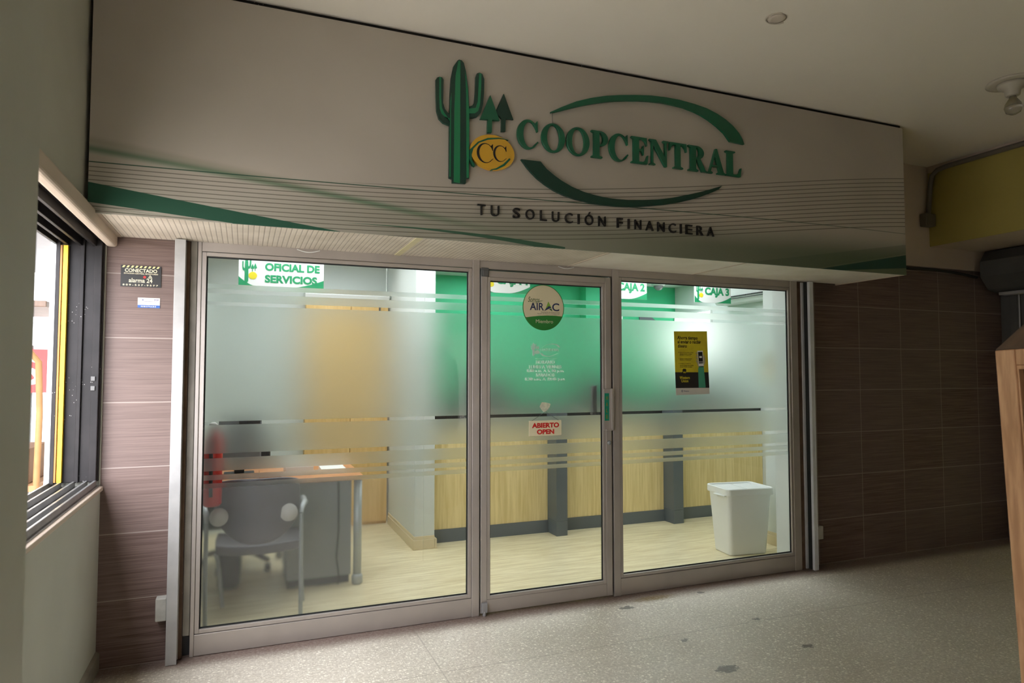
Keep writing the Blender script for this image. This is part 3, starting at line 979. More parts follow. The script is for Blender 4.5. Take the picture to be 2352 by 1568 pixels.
pl = MB().box(2.338, 2.408, -.012, -.0065, 1.148, 1.440).box(2.392, 2.409, -.030, -.012, 1.148, 1.440).box(2.350, 2.392, -.03, -.012, 1.148, 1.16).build('pull_handle', alu, dr, .003)
hl = MB().box(2.344, 2.380, -.0142, -.0125, 1.217, 1.408, 0)
for ch, zz in (('H', 1.362), ('A', 1.318), ('L', 1.275), ('E', 1.232)):
    put_text(hl, ch, 2.354, 2.370, zz, zz + .026, -.0150, -.0142, 1, .02)
part_label(hl.build('pull_sticker', [plain('teal_sticker', rgb(0, 128, 100), .5), plain('faded_ochre_print', rgb(120, 124, 40), .6)], pl), 'teal pull sticker lettered HALE')
lc = MB().lathe([(.016, -.013), (.015, -.018), (.010, -.020)], (2.380, 0, 1.063), 'y').box(2.377, 2.383, -.0215, -.0195, 1.056, 1.070).build('key_lock', chrome, dr)
ih = MB().box(2.282, 2.319, .05, .085, 1.255, 1.462).build('inner_handle', dark_metal, dr, .004)
hrs = MB()


def vinyl(name, c):
    m = Mat(name)
    t_ = m.node('ShaderNodeBsdfTranslucent')
    t_.inputs[0].default_value = c
    d_ = m.node('ShaderNodeBsdfDiffuse')
    d_.inputs[0].default_value = c
    x_ = m.node('ShaderNodeMixShader')
    x_.inputs[0].default_value = 0.4
    m.link(t_.outputs[0], x_.inputs[1])
    m.link(d_.outputs[0], x_.inputs[2])
    m.link(x_.outputs[0], m.out.inputs[0])
    return m.m


ww = vinyl('white_vinyl_lettering', rgb(236, 244, 236))
for s, a, b, z0, z1 in (('HORARIO', 1.836, 1.977, 1.612, 1.635), ('LUNES A VIERNES', 1.785, 2.028, 1.580, 1.602), ('8.00 a.m. A 5. 00 p.m.', 1.769, 2.048, 1.549, 1.575),
                        ('SABADOS', 1.836, 1.976, 1.525, 1.547), ('8.30 a.m. A 12:45 p.m.', 1.755, 2.058, 1.493, 1.519)):
    put_text(hrs, s, a, b, z0, z1, .0185, .0215, 0, .026)
part_label(hrs.build('opening_hours', ww, dr), 'white vinyl opening hours lettering')
lg = MB()
mk, seal = logo_mark(1.80, 1.665, .062, .088)
for k, l in mk.items():
    lg.prism([l], .0195, .0215, 'y')
lg.prism([seal], .0195, .0215, 'y')
for k in ('upsw', 'losw'):
    lg.prism([[(1.865 + (p[0] - 1.46) / 1.62 * .154, 1.660 + (p[1] - 2.56) / .735 * .09) for p in LOGO[k]]], .0195, .0215, 'y')
put_text(lg, 'COOPCENTRAL', 1.868, 2.012, 1.698, 1.716, .0195, .0215, 0, .015)
put_text(lg, 'TU SOLUCIÓN FINANCIERA', 1.83, 1.995, 1.645, 1.651, .0195, .0215)
part_label(lg.build('logo_decal', vinyl('faint_white_decal', rgb(216, 228, 218)), dr), 'faint white logo decal on the glass')

hdj = MB()
hdj.box(1.424, 2.418, .047, .06, 2.19, 2.231).box(1.4245, 1.445, .047, .06, .002, 2.19).box(2.395, 2.4175, .047, .06, .002, 2.19)
hdj.box(1.4242, 2.4178, .0, .06, 2.232, 2.305)
struct(hdj.build('trim_3', alu, None, .003), 'aluminium header bar over the shop door', 'trim')

w2 = thing('window_2', (3.27, 0, 0), 'etched shop window right of the door', 'window', None, 'structure')
f3 = MB()
f3.box(2.418, 2.4712, -.006, .05, 0, 2.305).box(4.0487, 4.118, -.006, .05, 0, 2.305)
f3.box(2.4712, 4.0487, -.004, .05, .002, .117).box(2.4712, 4.0487, -.004, .05, 2.233, 2.305)
f3.build('window_frame', alu, w2, .003)
glazing(w2, 2.4934, 4.0264, .1415, 2.2087, glass_plain)

# roller shutter guide tracks either side
tl = thing('shutter_guide', (-.33, -.05, 0), 'pale shutter guide rail left of the shop front, paint flaking', 'guide rail')
g = MB()
g.prism([[(-.357, -.085), (-.303, -.085), (-.303, -.070), (-.342, -.070), (-.342, -.018), (-.303, -.018), (-.303, -.002), (-.357, -.002)]], 0.002, 2.279, 'z')
g.build('channel', alu_light, tl, .002)
MB().box(-.325, -.287, -.016, -.002, .002, 2.279).build('rust_strip', rust, tl)
MB().box(-.412, -.358, -.06, -.002, .228, .350).build('bracket', plain('chipped_white_paint', rgb(178, 176, 166), .6, var=.25, scale=20), tl, .006)
tr_ = thing('shutter_guide', (4.2, -.02, 0), 'pale shutter guide rail right of the shop front with black slot', 'guide rail')
g = MB()
g.box(4.168, 4.215, -.0, .054, .002, 2.279)
g.box(4.215, 4.228, -.066, .054, .002, 2.279)
g.box(4.186, 4.214, -.066, -.042, .002, 2.279)
g.build('channel', plain('galvanised_track', rgb(214, 216, 220), .42, .2, var=.12, scale=7), tr_, .002)
MB().box(4.19, 4.2145, -.041, -.001, .003, 2.279).build('slot_fill', rubber, tr_)  # black block filling the open slot of the channel
MB().box(4.120, 4.166, .01, .05, .002, 2.279).build('rust_strip', rust, tr_)
MB().box(4.229, 4.300, -.05, .054, .232, .336).build('bracket', plain('grey_bracket_paint', rgb(178, 174, 164), .6, var=.15, scale=20), tr_, .006)

# cable loops peeping under the soffit
lp = MB().tube([(.28 + .13 * t, -.03, 2.275 - .014 * sin(pi * t)) for t in [i / 10 for i in range(11)]], .003, 6)
tag(lp.build('cable_loop', white_plastic), 'white cable loop drooping under the soffit above the left window', 'cable')
lp = MB().tube([(1.98 + .12 * t, -.03, 2.275 - .012 * sin(pi * t)) for t in [i / 10 for i in range(11)]], .003, 6)
tag(lp.build('cable_loop', white_plastic), 'white cable loop drooping under the soffit above the door', 'cable')

# ------------------------------------------------------------------ notices on wall and glass
al = thing('alarm_plaque', (-.525, -.002, 2.015), 'black alarm company plaque lettered CONECTADO on the brown tiles', 'sign')
pb = MB().box(-.622, -.428, -.006, -.001, 2.017, 2.132, 0)
for k in range(9):
    xx = -.617 + k * .0206
    pb.prism([[(xx, 2.120), (xx + .010, 2.120), (xx + .017, 2.131), (xx + .007, 2.131)]], -.0068, -.006, 'y', 1)
al_p = pb.build('plate', [print_black, plain('cream_stripe', rgb(226, 214, 150), .5)], al)
tx = MB()
put_text(tx, 'CONECTADO', -.603, -.448, 2.096, 2.115, -.0068, -.006, 0, .02)
put_text(tx, 'ESTACION CENTRAL MONITOREO', -.607, -.443, 2.085, 2.092, -.0068, -.006, 0, .01)
put_text(tx, 'alarma 24', -.583, -.470, 2.040, 2.064, -.0068, -.006, 0, .012)
put_text(tx, '8 0 9 - 5 3 7 - 9 5 7 7', -.612, -.442, 2.022, 2.031, -.0068, -.006, 0, .02)
for r in (.010, .016, .022):
    a = arc(-.494, 2.064, r, r, 0, 60, 6)
    b = arc(-.494, 2.064, r - .003, r - .003, 60, 0, 6)
    tx.prism([a + b], -.0068, -.006, 'y', 0)
tx.prism([arc(-.508, 2.071, .007, .007, 0, 330, 11)], -.007, -.006, 'y', 1)
tx.build('lettering', [plain('cream_print', rgb(232, 222, 190), .5), print_red], al_p)
st = thing('registration_sticker', (-.485, -.002, 1.903), 'small white and blue sticker lettered REGISTRADO on the tiles', 'sticker')
st_p = MB().box(-.538, -.431, -.004, -.001, 1.904, 1.959, 0).box(-.538, -.431, -.0046, -.004, 1.904, 1.919, 1).build('plate', [plain('white_sticker', rgb(222, 216, 206), .5), plain('blue_band', rgb(40, 92, 170), .5)], st)
tx = MB()
put_text(tx, 'R E G I S T R A D O', -.522, -.450, 1.908, 1.915, -.0052, -.0046, 0, .02)
put_text(tx, 'DGII', -.460, -.438, 1.944, 1.953, -.0046, -.004, 1, .02)
tx.box(-.520, -.450, -.0046, -.004, 1.9375, 1.939, 1).box(-.518, -.510, -.0046, -.004, 1.944, 1.949, 1)
tx.build('lettering', [print_white, plain('navy_print', rgb(60, 74, 130), .5)], st_p)

# round membership sticker
ar = thing('round_sticker', (1.892, .0, 1.84), 'round cream sticker with green foot lettered Miembro on the door glass', 'sticker')
cx, cz = 1.8925, 1.995
rx, rz = .1545, .156
d = MB()
d.prism([arc(cx, cz, rx, rz, 0, 354, 59)], .0190, .0212, 'y', 1)
d.prism([arc(cx, cz, rx - .005, rz - .005, 0, 354, 59)], .0184, .0190, 'y', 0)
seg = [p for p in arc(cx, cz, rx - .006, rz - .006, 205, 340, 40)]
top_edge = [(cx + .135 - .25 * t, cz - .055 - .018 * t ** 2 - .008 * t) for t in [i / 10 for i in range(11)]]
d.prism([[p for p in arc(cx, cz, rx - .005, rz - .005, 207, 338, 40)] + [(cx + .143, cz - .0575), (cx + .09, cz - .0535), (cx + .03, cz - .0535), (cx - .03, cz - .0575), (cx - .08, cz - .063), (cx - .125, cz - .070)]], .0179, .0184, 'y', 1)
ar_p = d.build('disc', [cream, plain('sticker_green', rgb(40, 124, 48), .5)], ar)
tx = MB()
put_text(tx, 'Somos', cx - .115, cx - .030, cz + .034, cz + .070, .0178, .0184, 0, .0, .3)
tx.prism([[(cx - .095, cz + .022), (cx - .02, cz + .046), (cx + .0, cz + .048), (cx - .02, cz + .042)]], .0178, .0184, 'y', 0)
tx.prism([[(cx - .092, cz + .014), (cx - .045, cz + .031), (cx - .045, cz + .029)]], .0178, .0184, 'y', 0)
put_text(tx, 'AIR', cx - .102, cx + .002, cz - .020, cz + .031, .0178, .0184, 1, .015)
put_text(tx, 'C', cx + .064, cx + .118, cz - .022, cz + .032, .0178, .0184, 1, .015)
tx.prism([[(cx + .036, cz + .042), (cx + .014, cz - .010), (cx + .036, cz + .008), (cx + .058, cz + .002)]], .0178, .0184, 'y', 2)
tx.prism([[(cx + .004, cz - .024), (cx + .016, cz - .008), (cx + .040, cz + .012), (cx + .058, cz + .001)]], .0176, .0184, 'y', 1)
tx.prism([[(cx + .040, cz - .010), (cx + .058, cz - .004), (cx + .066, cz - .024)]], .0176, .0184, 'y', 0)
put_text(tx, 'Asociación de Instituciones', cx - .02, cx + .121, cz - .036, cz - .028, .0178, .0184, 3)
put_text(tx, 'Rurales de Ahorro y Crédito, Inc.', cx - .045, cx + .121, cz - .048, cz - .039, .0178, .0184, 3)
put_text(MB(), 'Miembro', cx - .058, cx + .070, cz - .107, cz - .083, .0173, .0179, 0, .0).build('lettering', plain('cream_print', rgb(214, 210, 176), .5), ar_p)
tx.build('lettering', [plain('dark_green_print', rgb(46, 92, 44), .5), plain('navy_print', rgb(34, 44, 86), .5), plain('lime_print', rgb(130, 172, 60), .5), plain('grey_print', rgb(110, 108, 104), .5)], ar_p)

# hanging open sign
op = thing('open_sign', (1.90, .0, 1.12), 'cream hanging card lettered ABIERTO OPEN on the door glass', 'sign')
op_p = MB().box(1.780, 2.022, .012, .016, 1.126, 1.229).build('card', cream, op, .002)
tx = MB()
put_text(tx, 'ABIERTO', 1.802, 2.003, 1.180, 1.214, .0112, .012, 0, .045)
put_text(tx, 'OPEN', 1.838, 1.966, 1.137, 1.170, .0112, .012, 0, .045)
tx.build('lettering', print_red, op_p)
MB().tube([(1.79, .014, 1.221), (1.902, .014, 1.288), (2.012, .014, 1.221)], .0012, 6).build('string', dark_metal, op)
tp = MB()
random.seed(3)
tp.prism([[(1.862, 1.322), (1.878, 1.352), (1.905, 1.350), (1.944, 1.340), (1.936, 1.318), (1.920, 1.298), (1.900, 1.285), (1.882, 1.295), (1.872, 1.308)]], .0195, .0212, 'y')
part_label(tp.build('tape', plain('clear_tape', rgb(206, 208, 180), .4, var=.25, scale=60), op), 'crumpled translucent tape')

# money transfer poster
po = thing('poster', (3.1, .0, 1.39), 'yellow and black money transfer poster on the right window glass', 'poster')
pm = Mat('poster_paper', rgb(200, 184, 40), .5)
x, y, z = pm.pos()
px = x - (1.865 - z) * 0.024
c = pm.mix(pm.noise(14, 3).ramp(.3, .7) * .5, rgb(206, 190, 40), rgb(176, 160, 38))
c = pm.mix(z.lt(1.555), c, rgb(34, 32, 30))
c = pm.mix(z.lt(1.438), c, rgb(206, 202, 192))
pm.color(c)
pg = MB()
pg.prism([[(2.951, 1.857), (3.247, 1.864), (3.254, 1.62), (3.264, 1.392), (2.964, 1.386), (2.957, 1.6)]], .0165, .0205, 'y', 0)
sk = lambda a, zz: a + (1.86 - zz) * .024
po_p = pg.build('sheet', pm.m, po)
hand = MB()
hand.prism([[(3.165, 1.440), (3.163, 1.51), (3.162, 1.58), (3.170, 1.60), (3.212, 1.60), (3.216, 1.56), (3.222, 1.51), (3.228, 1.440)]], .0155, .0165, 'y', 0)
hand.prism([[(3.155, 1.655), (3.150, 1.625), (3.163, 1.598), (3.205, 1.592), (3.224, 1.62), (3.228, 1.66), (3.215, 1.69), (3.20, 1.62), (3.168, 1.62)]], .0155, .0165, 'y', 1)
for zz in (1.705, 1.685, 1.665, 1.645):
    hand.prism([[(3.142, zz), (3.164, zz - .006), (3.164, zz - .016), (3.144, zz - .011)]], .0152, .0165, 'y', 1)
hand.prism([[(3.156, 1.715), (3.205, 1.717), (3.212, 1.602), (3.166, 1.600)]], .0148, .0155, 'y', 2)
hand.prism([[(3.161, 1.706), (3.201, 1.708), (3.206, 1.622), (3.168, 1.620)]], .0142, .0148, 'y', 3)
hand.box(3.172, 3.196, .0139, .0142, 1.662, 1.676, 2)
for k in range(3):
    hand.box(3.170 + k * .012, 3.176 + k * .012, .0139, .0142, 1.628, 1.636, 2)
hand.build('phone_picture', [plain('teal_sleeve_print', rgb(72, 160, 128), .5), plain('pale_hand_print', rgb(176, 166, 130), .5), print_white, print_black], po_p)
tx = MB()
put_text(tx, 'Ahorra tiempo', 2.978, 3.160, 1.790, 1.825, .0157, .0165, 0, .015)
put_text(tx, 'al enviar o recibir', 2.980, 3.190, 1.768, 1.794, .0157, .0165, 0, .015)
put_text(tx, 'dinero', 2.982, 3.062, 1.737, 1.762, .0157, .0165, 0, .015)
for k, (zz, n) in enumerate(((1.706, 3), (1.660, 2), (1.622, 3))):
    put_text(tx, str(k + 1), 2.988, 2.993, zz - .008, zz, .0157, .0165, 3)
    for i in range(n):
        put_text(tx, ('Inicia la transacción en línea', 'durante el envío de dinero', 'Realiza y confirma')[(i + k) % 3], 3.0, 3.12 - .012 * ((i + k) % 3), zz - .009 - i * .0115, zz - i * .0115, .0157, .0165, 3)
put_text(tx, 'Western', 2.995, 3.085, 1.504, 1.526, .0157, .0165, 1, .015)
put_text(tx, 'Union', 3.010, 3.072, 1.480, 1.502, .0157, .0165, 1, .015)
tx.prism([[(3.020, 1.540), (3.022, 1.575), (3.028, 1.580), (3.048, 1.580), (3.054, 1.575), (3.054, 1.540)]], .0157, .0165, 'y', 0)
put_text(tx, 'WU', 3.026, 3.050, 1.548, 1.560, .0150, .0157, 1, .02)
tx.prism([arc(3.016, 1.416, .007, .008, 0, 330, 11), arc(3.016, 1.416, .004, .005, 0, 330, 11)], .0157, .0165, 'y', 2)
put_text(tx, 'Vimenca', 3.030, 3.076, 1.411, 1.421, .0157, .0165, 2)
tx.build('lettering', [print_black, print_yellow, plain('grey_blue_print', rgb(90, 96, 120), .5), plain('olive_small_print', rgb(116, 108, 40), .5)], po_p)

# ------------------------------------------------------------------ wooden cabinet at right foreground
W0, D0, H0 = .55, .66, 1.60
ang = radians(-38)
kR = Matrix.Rotation(ang, 4, 'Z') @ Matrix.Rotation(radians(-2.2), 4, 'Y')
kb = Vector((1.876, -2.932, 1.61)) - kR @ Vector((0, D0, H0))
ks = thing('wooden_booth', kb, 'tan wooden booth with panelled side and dark sloping top in the right foreground', 'booth')


def kbuild(mb, name, mat, bevel=.003, parent=None):
    """booth parts are modelled square, then turned with the booth"""
    mb.v = [tuple((kR @ Vector(p)) + kb) for p in mb.v]
    return mb.build(name, mat, parent or ks, bevel)


for y0 in (0, D0 - .115):
    kbuild(MB().box(0, .03, y0, y0 + .115, 0, H0), 'stile', tan_wood)
    kbuild(MB().box(W0 - .03, W0, y0, y0 + .115, 0, H0), 'stile', tan_wood)
for zz, hh in ((H0 - .04, .04), (1.10, .06), (.05, .10)):
    kbuild(MB().box(0.002, .028, .116, D0 - .116, zz, zz + hh), 'rail', tan_wood)
    kbuild(MB().box(W0 - .028, W0 - .002, .116, D0 - .116, zz, zz + hh), 'rail', tan_wood)
for z0, z1 in ((.151, 1.099), (1.161, H0 - .041)):
    p_ = kbuild(MB().box(.014, .020, .117, D0 - .117, z0, z1), 'panel', dark_wood, 0)
    bd = MB().prism([[(.117, z0), (D0 - .117, z0), (D0 - .117, z1), (.117, z1)], [(.127, z0 + .01), (D0 - .127, z0 + .01), (D0 - .127, z1 - .01), (.127, z1 - .01)]], .003, .0135, 'x')
    kbuild(bd, 'bead', tan_wood, .001, p_)
kbuild(MB().box(.031, W0 - .031, D0 - .028, D0 - .002, 0, H0 - .002).box(.031, W0 - .031, .002, .028, 0, H0 - .002), 'end_board', tan_wood)
kbuild(MB().prism([[(0, H0 + .001), (W0, H0 + .001), (W0 / 2, H0 + .26)]], 0, D0, 'y'), 'roof', dark_wood)

# ------------------------------------------------------------------ shop interior shell
IX0, IX1, IY1, IZ = -.93, 5.46, 3.5, 2.71
struct(box('floor', planks, IX0, IX1, .06, 4.2, -.12, 0.0), 'pale plank floor inside the shop', 'floor')
struct(box('ceiling', white_paint, IX0, IX1, .26, 4.2, IZ, IZ + .08), 'white ceiling inside the shop', 'ceiling')
struct(box('wall_left', white_paint, -.93, -.36, .21, 4.2, 0, IZ), 'white side wall at the left inside the shop', 'wall')
struct(box('wall_right', white_paint, IX1, IX1 + .12, .26, 4.2, 0, IZ), 'white side wall at the right inside the shop', 'wall')
gb = MB().box(1.61, IX1 - .002, IY1, IY1 + .12, 0, IZ - .001).box(4.0, 4.36, IY1 - .16, IY1, 0, IZ - .001)
struct(gb.build('wall_back', green_paint), 'green wall behind the teller counter', 'wall')
struct(box('wall_back', white_paint, -.36, 1.40, 2.98, 3.1, 0, IZ - .001), 'white wall behind the service desk', 'wall')
stub = MB().box(1.42, 1.60, 1.72, 3.62, 0, IZ - .001)
struct(stub.build('wall_partition', white_paint, None, .002), 'white partition wall end left of the teller counter', 'wall')
bbm = plain('beige_skirting', rgb(214, 200, 164), .5, var=.05)
bp = [(0, 0), (.016, 0), (.016, .075), (.010, .092), (.004, .112), (0, .115)]
sb1 = MB()
sb1.box(1.404, 1.6, 1.704, 1.719, 0, .085).box(1.404, 1.419, 1.7195, 2.83, 0, .085)
sb1.box(1.410, 1.6, 1.710, 1.719, .085, .115).box(1.410, 1.419, 1.7195, 2.83, .085, .115).box(1.601, 1.62, 1.704, 1.78, 0, .085)
struct(sb1.build('baseboard_partition', bbm, None, .004), 'beige skirting around the partition wall end', 'baseboard')
struct(MB().box(-.359, -.345, .30, 2.97, 0, .085).box(-.359, -.351, .30, 2.97, .085, .115).build('baseboard_left', bbm, None, .003), 'beige skirting along the left wall inside the shop', 'baseboard')
rstub = MB().box(4.47, 5.459, .27, .76, 0, IZ - .001).box(4.132, 4.469, .253, .269, 0, IZ - .001).box(4.121, 4.1295, .056, .269, 0, 2.305)
struct(rstub.build('wall_return', white_paint, None, .002), 'white wall return inside the right window', 'wall')
sb2 = MB().box(4.454, 4.469, .345, .775, 0, .085).box(4.460, 4.469, .345, .769, .085, .115)
struct(sb2.build('baseboard_right', bbm, None, .003), 'beige skirting on the wall return behind the bin', 'baseboard')
wd = thing('window_4', (5.45, 3.1, 1.6), 'brightly daylit window in the teller area', 'window', None, 'structure')
MB().box(5.449, 5.456, 2.74, 3.48, 1.72, 2.33).build('glass_pane', day_window, wd)
MB().prism([[(2.72, 1.70), (3.495, 1.70), (3.495, 2.35), (2.72, 2.35)], [(2.74, 1.72), (3.48, 1.72), (3.48, 2.33), (2.74, 2.33)]], 5.435, 5.459, 'x').build('window_frame', white_plastic, wd)

# ceiling LED panels
LP = [(0.45, .85, 1.2, .6, 'front left over the service desk'), (0.55, 2.1, 1.2, .6, 'at the back over the service desk'), (1.55, 1.32, 1.2, .6, 'in front of the partition wall end'),
      (3.2, .85, 1.2, .6, 'centred in front of the counter'), (4.1, 1.5, 1.2, .6, 'above the counter edge near the bin'), (2.7, 2.85, 1.2, .6, 'behind the counter at left'), (4.6, 2.6, 1.2, .6, 'behind the counter at right')]
p0 = None
for (px_, py_, a, b, wh) in LP:
    lab = 'square white ceiling light panel ' + wh
    if p0 is None:
        p0 = thing('ceiling_light_panel', (px_, py_, IZ), lab, 'ceiling light', 'ceiling light panels inside the shop')
        MB().box(px_ - a / 2 + .02, px_ + a / 2 - .02, py_ - b / 2 + .02, py_ + b / 2 - .02, IZ - .010, IZ - .004).build('diffuser', panel_light, p0)
        MB().prism([[(px_ - a / 2, py_ - b / 2), (px_ + a / 2, py_ - b / 2), (px_ + a / 2, py_ + b / 2), (px_ - a / 2, py_ + b / 2)],
                    [(px_ - a / 2 + .02, py_ - b / 2 + .02), (px_ + a / 2 - .02, py_ - b / 2 + .02), (px_ + a / 2 - .02, py_ + b / 2 - .02), (px_ - a / 2 + .02, py_ + b / 2 - .02)]],
                   IZ - .014, IZ - .001, 'z').build('frame', white_plastic, p0)
    else:
        dup(p0, (px_ - LP[0][0], py_ - LP[0][1], 0), lab)

# ------------------------------------------------------------------ teller counter
cn = thing('teller_counter', (3.5, 2.0, 0), 'long pale wood teller counter with slate plinth across the shop', 'counter')
for a, b in ((1.602, 2.785), (2.905, 4.13), (4.255, 5.455)):
    MB().box(a, b, 1.885, 1.91, .118, 1.045).build('front_panel', counter_wood, cn)
    MB().box(a, b, 1.873, 1.91, 0, .117).build('plinth', slate, cn, .002)
MB().box(1.602, 5.455, 1.86, 2.45, 1.046, 1.098).build('ledge', white_ledge, cn, .004)
for a, b in ((1.602, 2.785), (2.905, 4.13), (4.255, 5.455)):
    MB().box(a, b, 1.90, 1.97, 1.099, 1.26).build('upstand', granite, cn)
for a, b, y0 in ((2.787, 2.903, 1.687), (4.132, 4.253, 1.710)):
    p_ = MB().box(a, b, y0, 1.98, .14, 1.27).box(a, b, y0, 1.98, 0, .1385)
    p_.build('post', slate, cn, .002)

mon0 = None
for px_, wh in ((2.25, 'behind the left section of the teller counter'), (3.55, 'behind the middle section of the teller counter'), (4.85, 'behind the right section of the teller counter')):
    if mon0 is None:
        mon0 = thing('teller_monitor', (px_, 2.25, 1.1), 'black computer monitor ' + wh, 'monitor', 'monitors on the teller counter')
        MB().box(px_ - .25, px_ + .25, 2.24, 2.28, 1.19, 1.50).build('screen', black_plastic, mon0, .006)
        MB().box(px_ - .03, px_ + .03, 2.281, 2.30, 1.11, 1.3).box(px_ - .11, px_ + .11, 2.2, 2.38, 1.0985, 1.112).build('stand', black_plastic, mon0, .004)
        mx = px_
    else:
        dup(mon0, (px_ - mx, 0, 0), 'black computer monitor ' + wh)


def hanging_sign(x0, x1, z0, z1, y, lines, label):
    t = thing('hanging_sign', ((x0 + x1) / 2, y, z1), label, 'sign', 'white hanging counter signs')
    b = MB().box(x0, x1, y, y + .012, z0, z1, 0)
    w = x1 - x0
    b.prism([[(x0, z0), (x0 + .26 * w, z0)] + [(x0 + w * (.26 - .26 * k / 8), z0 + .075 * (k / 8) ** 2) for k in range(1, 9)]], y - .001, y, 'y', 1)
    b.prism([[(x0 + .55 * w, z0), (x1, z0), (x1, z0 + .07)] + [(x1 - w * .45 * k / 8, z0 + .07 * (1 - k / 8) ** 1.6) for k in range(1, 8)]], y - .001, y, 'y', 1)
    bo = b.build('board', [print_white, print_green], t)
    tx = MB()
    mk, sl_ = logo_mark(x0 + .04 * w, z0 + .03, .17 * w if len(lines) > 1 else .19 * w, (z1 - z0) * .78)
    for k, l in mk.items():
        tx.prism([l], y - .002, y, 'y', 0)
    tx.prism([sl_], y - .003, y, 'y', 1)
    tx.build('emblem', [print_green, plain('yellow_seal_print', rgb(232, 214, 40), .5)], bo)
    for s, a, b_, c0, c1 in lines:
        put_text(MB(), s, x0 + a * w, x0 + b_ * w, z0 + c0, z0 + c1, y - .002, y, 0, .045).build('lettering', print_green, bo)
    for xx in (x0 + .08 * w, x1 - .08 * w):
        MB().tube([(xx, y + .006, z1 - .001), (xx, y + .006, IZ - .002)], .002, 6).build('wire', dark_metal, t)
    return t


for nm, xr in (('CAJA 1', 2.588), ('CAJA 2', 3.928), ('CAJA 3', 5.026)):
    hanging_sign(xr - .487, xr, 2.318, 2.545, 1.86, [(nm, .28, .95, .06, .17)], 'white hanging sign lettered %s over the counter' % nm)
hanging_sign(-.045, .565, 2.190, 2.435, 1.2, [('OFICIAL DE', .30, .95, .125, .185), ('SERVICIOS', .30, .92, .035, .095)], 'white hanging sign lettered OFICIAL DE SERVICIOS over the desk')

# air conditioner
ac = thing('air_conditioner', (5.35, 2.2, 2.4), 'white wall air conditioner with dark louvre at the right inside the shop', 'air conditioner')
MB().prism([[(5.458, 2.36), (5.30, 2.36), (5.24, 2.43), (5.24, 2.62), (5.28, 2.66), (5.458, 2.66)]], 1.55, 2.45, 'y').build('casing', white_plastic, ac, .012)
lv = MB()
for k in range(9):
    lv.box(5.232, 5.241, 1.58 + k * .095, 1.58 + k * .095 + .085, 2.425, 2.437)
lv.box(5.232, 5.241, 1.57, 2.43, 2.402, 2.410)
lv.build('louvre', print_black, ac)
# dome camera
dm = thing('dome_camera', (4.92, 3.1, IZ), 'small white dome camera on the shop ceiling', 'camera')
MB().lathe([(.085, IZ - .001), (.09, IZ - .03), (.075, IZ - .045)], (4.92, 3.1, 0)).build('base', white_plastic, dm)
MB().lathe([(.062, IZ - .046), (.056, IZ - .075), (.035, IZ - .098), (.008, IZ - .106)], (4.92, 3.1, 0)).build('dome', plain('grey_dome', rgb(120, 124, 122), .2), dm)
# dispenser on the wall return
ds = thing('wall_intercom', (4.45, .61, 1.6), 'pale box fixed to the white wall return behind the right window', 'intercom')
MB().box(4.40, 4.469, .53, .70, 1.50, 1.73).build('case', plain('ivory_plastic', rgb(224, 214, 180), .5), ds, .01)
MB().box(4.392, 4.3995, .545, .685, 1.655, 1.69).build('vent', black_plastic, ds)
MB().box(4.392, 4.3995, .56, .60, 1.57, 1.60).build('button', red_paint, ds)
# notices on the green wall
tag(MB().box(4.42, 4.62, 3.486, 3.498, 2.02, 2.32).build('wall_notice', print_white), 'white paper notice on the green wall', 'notice')
tag(MB().prism([[(4.88, 2.0), (5.12, 2.0), (5.12, 2.26), (5.06, 2.30), (4.88, 2.30)]], 3.48, 3.498, 'y').build('wall_clock_panel', slate), 'slate grey plaque on the green wall', 'plaque')

# ------------------------------------------------------------------ swing top bin
bx, by = 4.05, .625
bn = thing('waste_bin', (4.03, .62, 0), 'off-white rectangular waste bin with twin lid inside the right window', 'bin')


BIN_R = Matrix.Rotation(radians(-7.5), 4, 'Z')


def rrect(cx, cy, a, b, r, n=5):
    out = []
    for (sx_, sy_, a0) in ((1, 1, 0), (-1, 1, 90), (-1, -1, 180), (1, -1, 270)):
        out += arc(cx + sx_ * (a - r) - bx, cy + sy_ * (b - r) - by, r, r, a0, a0 + 90, n)
    return [tuple((BIN_R @ Vector((p[0], p[1], 0)) + Vector((bx, by, 0)))[:2]) for p in out]


def loft(mb, rings, m=0, cap0=True, cap1=True):
    n = len(rings[0][0])
    vs, fs = [], []
    for pts, z in rings:
        vs += [(p[0], p[1], z) for p in pts]
    for i in range(len(rings) - 1):
        for k in range(n):
            k2 = (k + 1) % n
            fs.append((i * n + k, i * n + k2, (i + 1) * n + k2, (i + 1) * n + k))
    mb.add(vs, fs, m, False)
    if cap0:
        mb.add(vs[:n], [tuple(reversed(range(n)))], m)
    if cap1:
        mb.add(vs[-n:], [tuple(range(n))], m)
    return mb


R0 = lambda a, b, r: rrect(bx, by, a, b, r)
loft(MB(), [(R0(.176, .125, .03), .002), (R0(.18, .13, .035), .012), (R0(.212, .165, .04), .508), (R0(.212, .165, .04), .512)]).build('body', bin_plastic, bn)
lrim = loft(MB(), [(R0(.224, .178, .04), .508), (R0(.226, .18, .04), .515), (R0(.226, .18, .04), .562), (R0(.220, .174, .036), .568), (R0(.208, .162, .03), .566), (R0(.203, .157, .03), .552), (R0(.19, .14, .03), .550)], cap0=True).build('lid_rim', bin_plastic, bn)
for s_ in (-1, 1):
    q = rrect(bx + s_ * .098, by, .092, .145, .02)
    loft(MB(), [(q, .5505), (q, .5560), (rrect(bx + s_ * .098, by, .086, .139, .018), .558)]).build('lid_flap', white_plastic, lrim)
MB().box(bx - .246, bx - .214, by - .10, by + .05, .500, .510).build('handle_lip', bin_plastic, bn, .003)

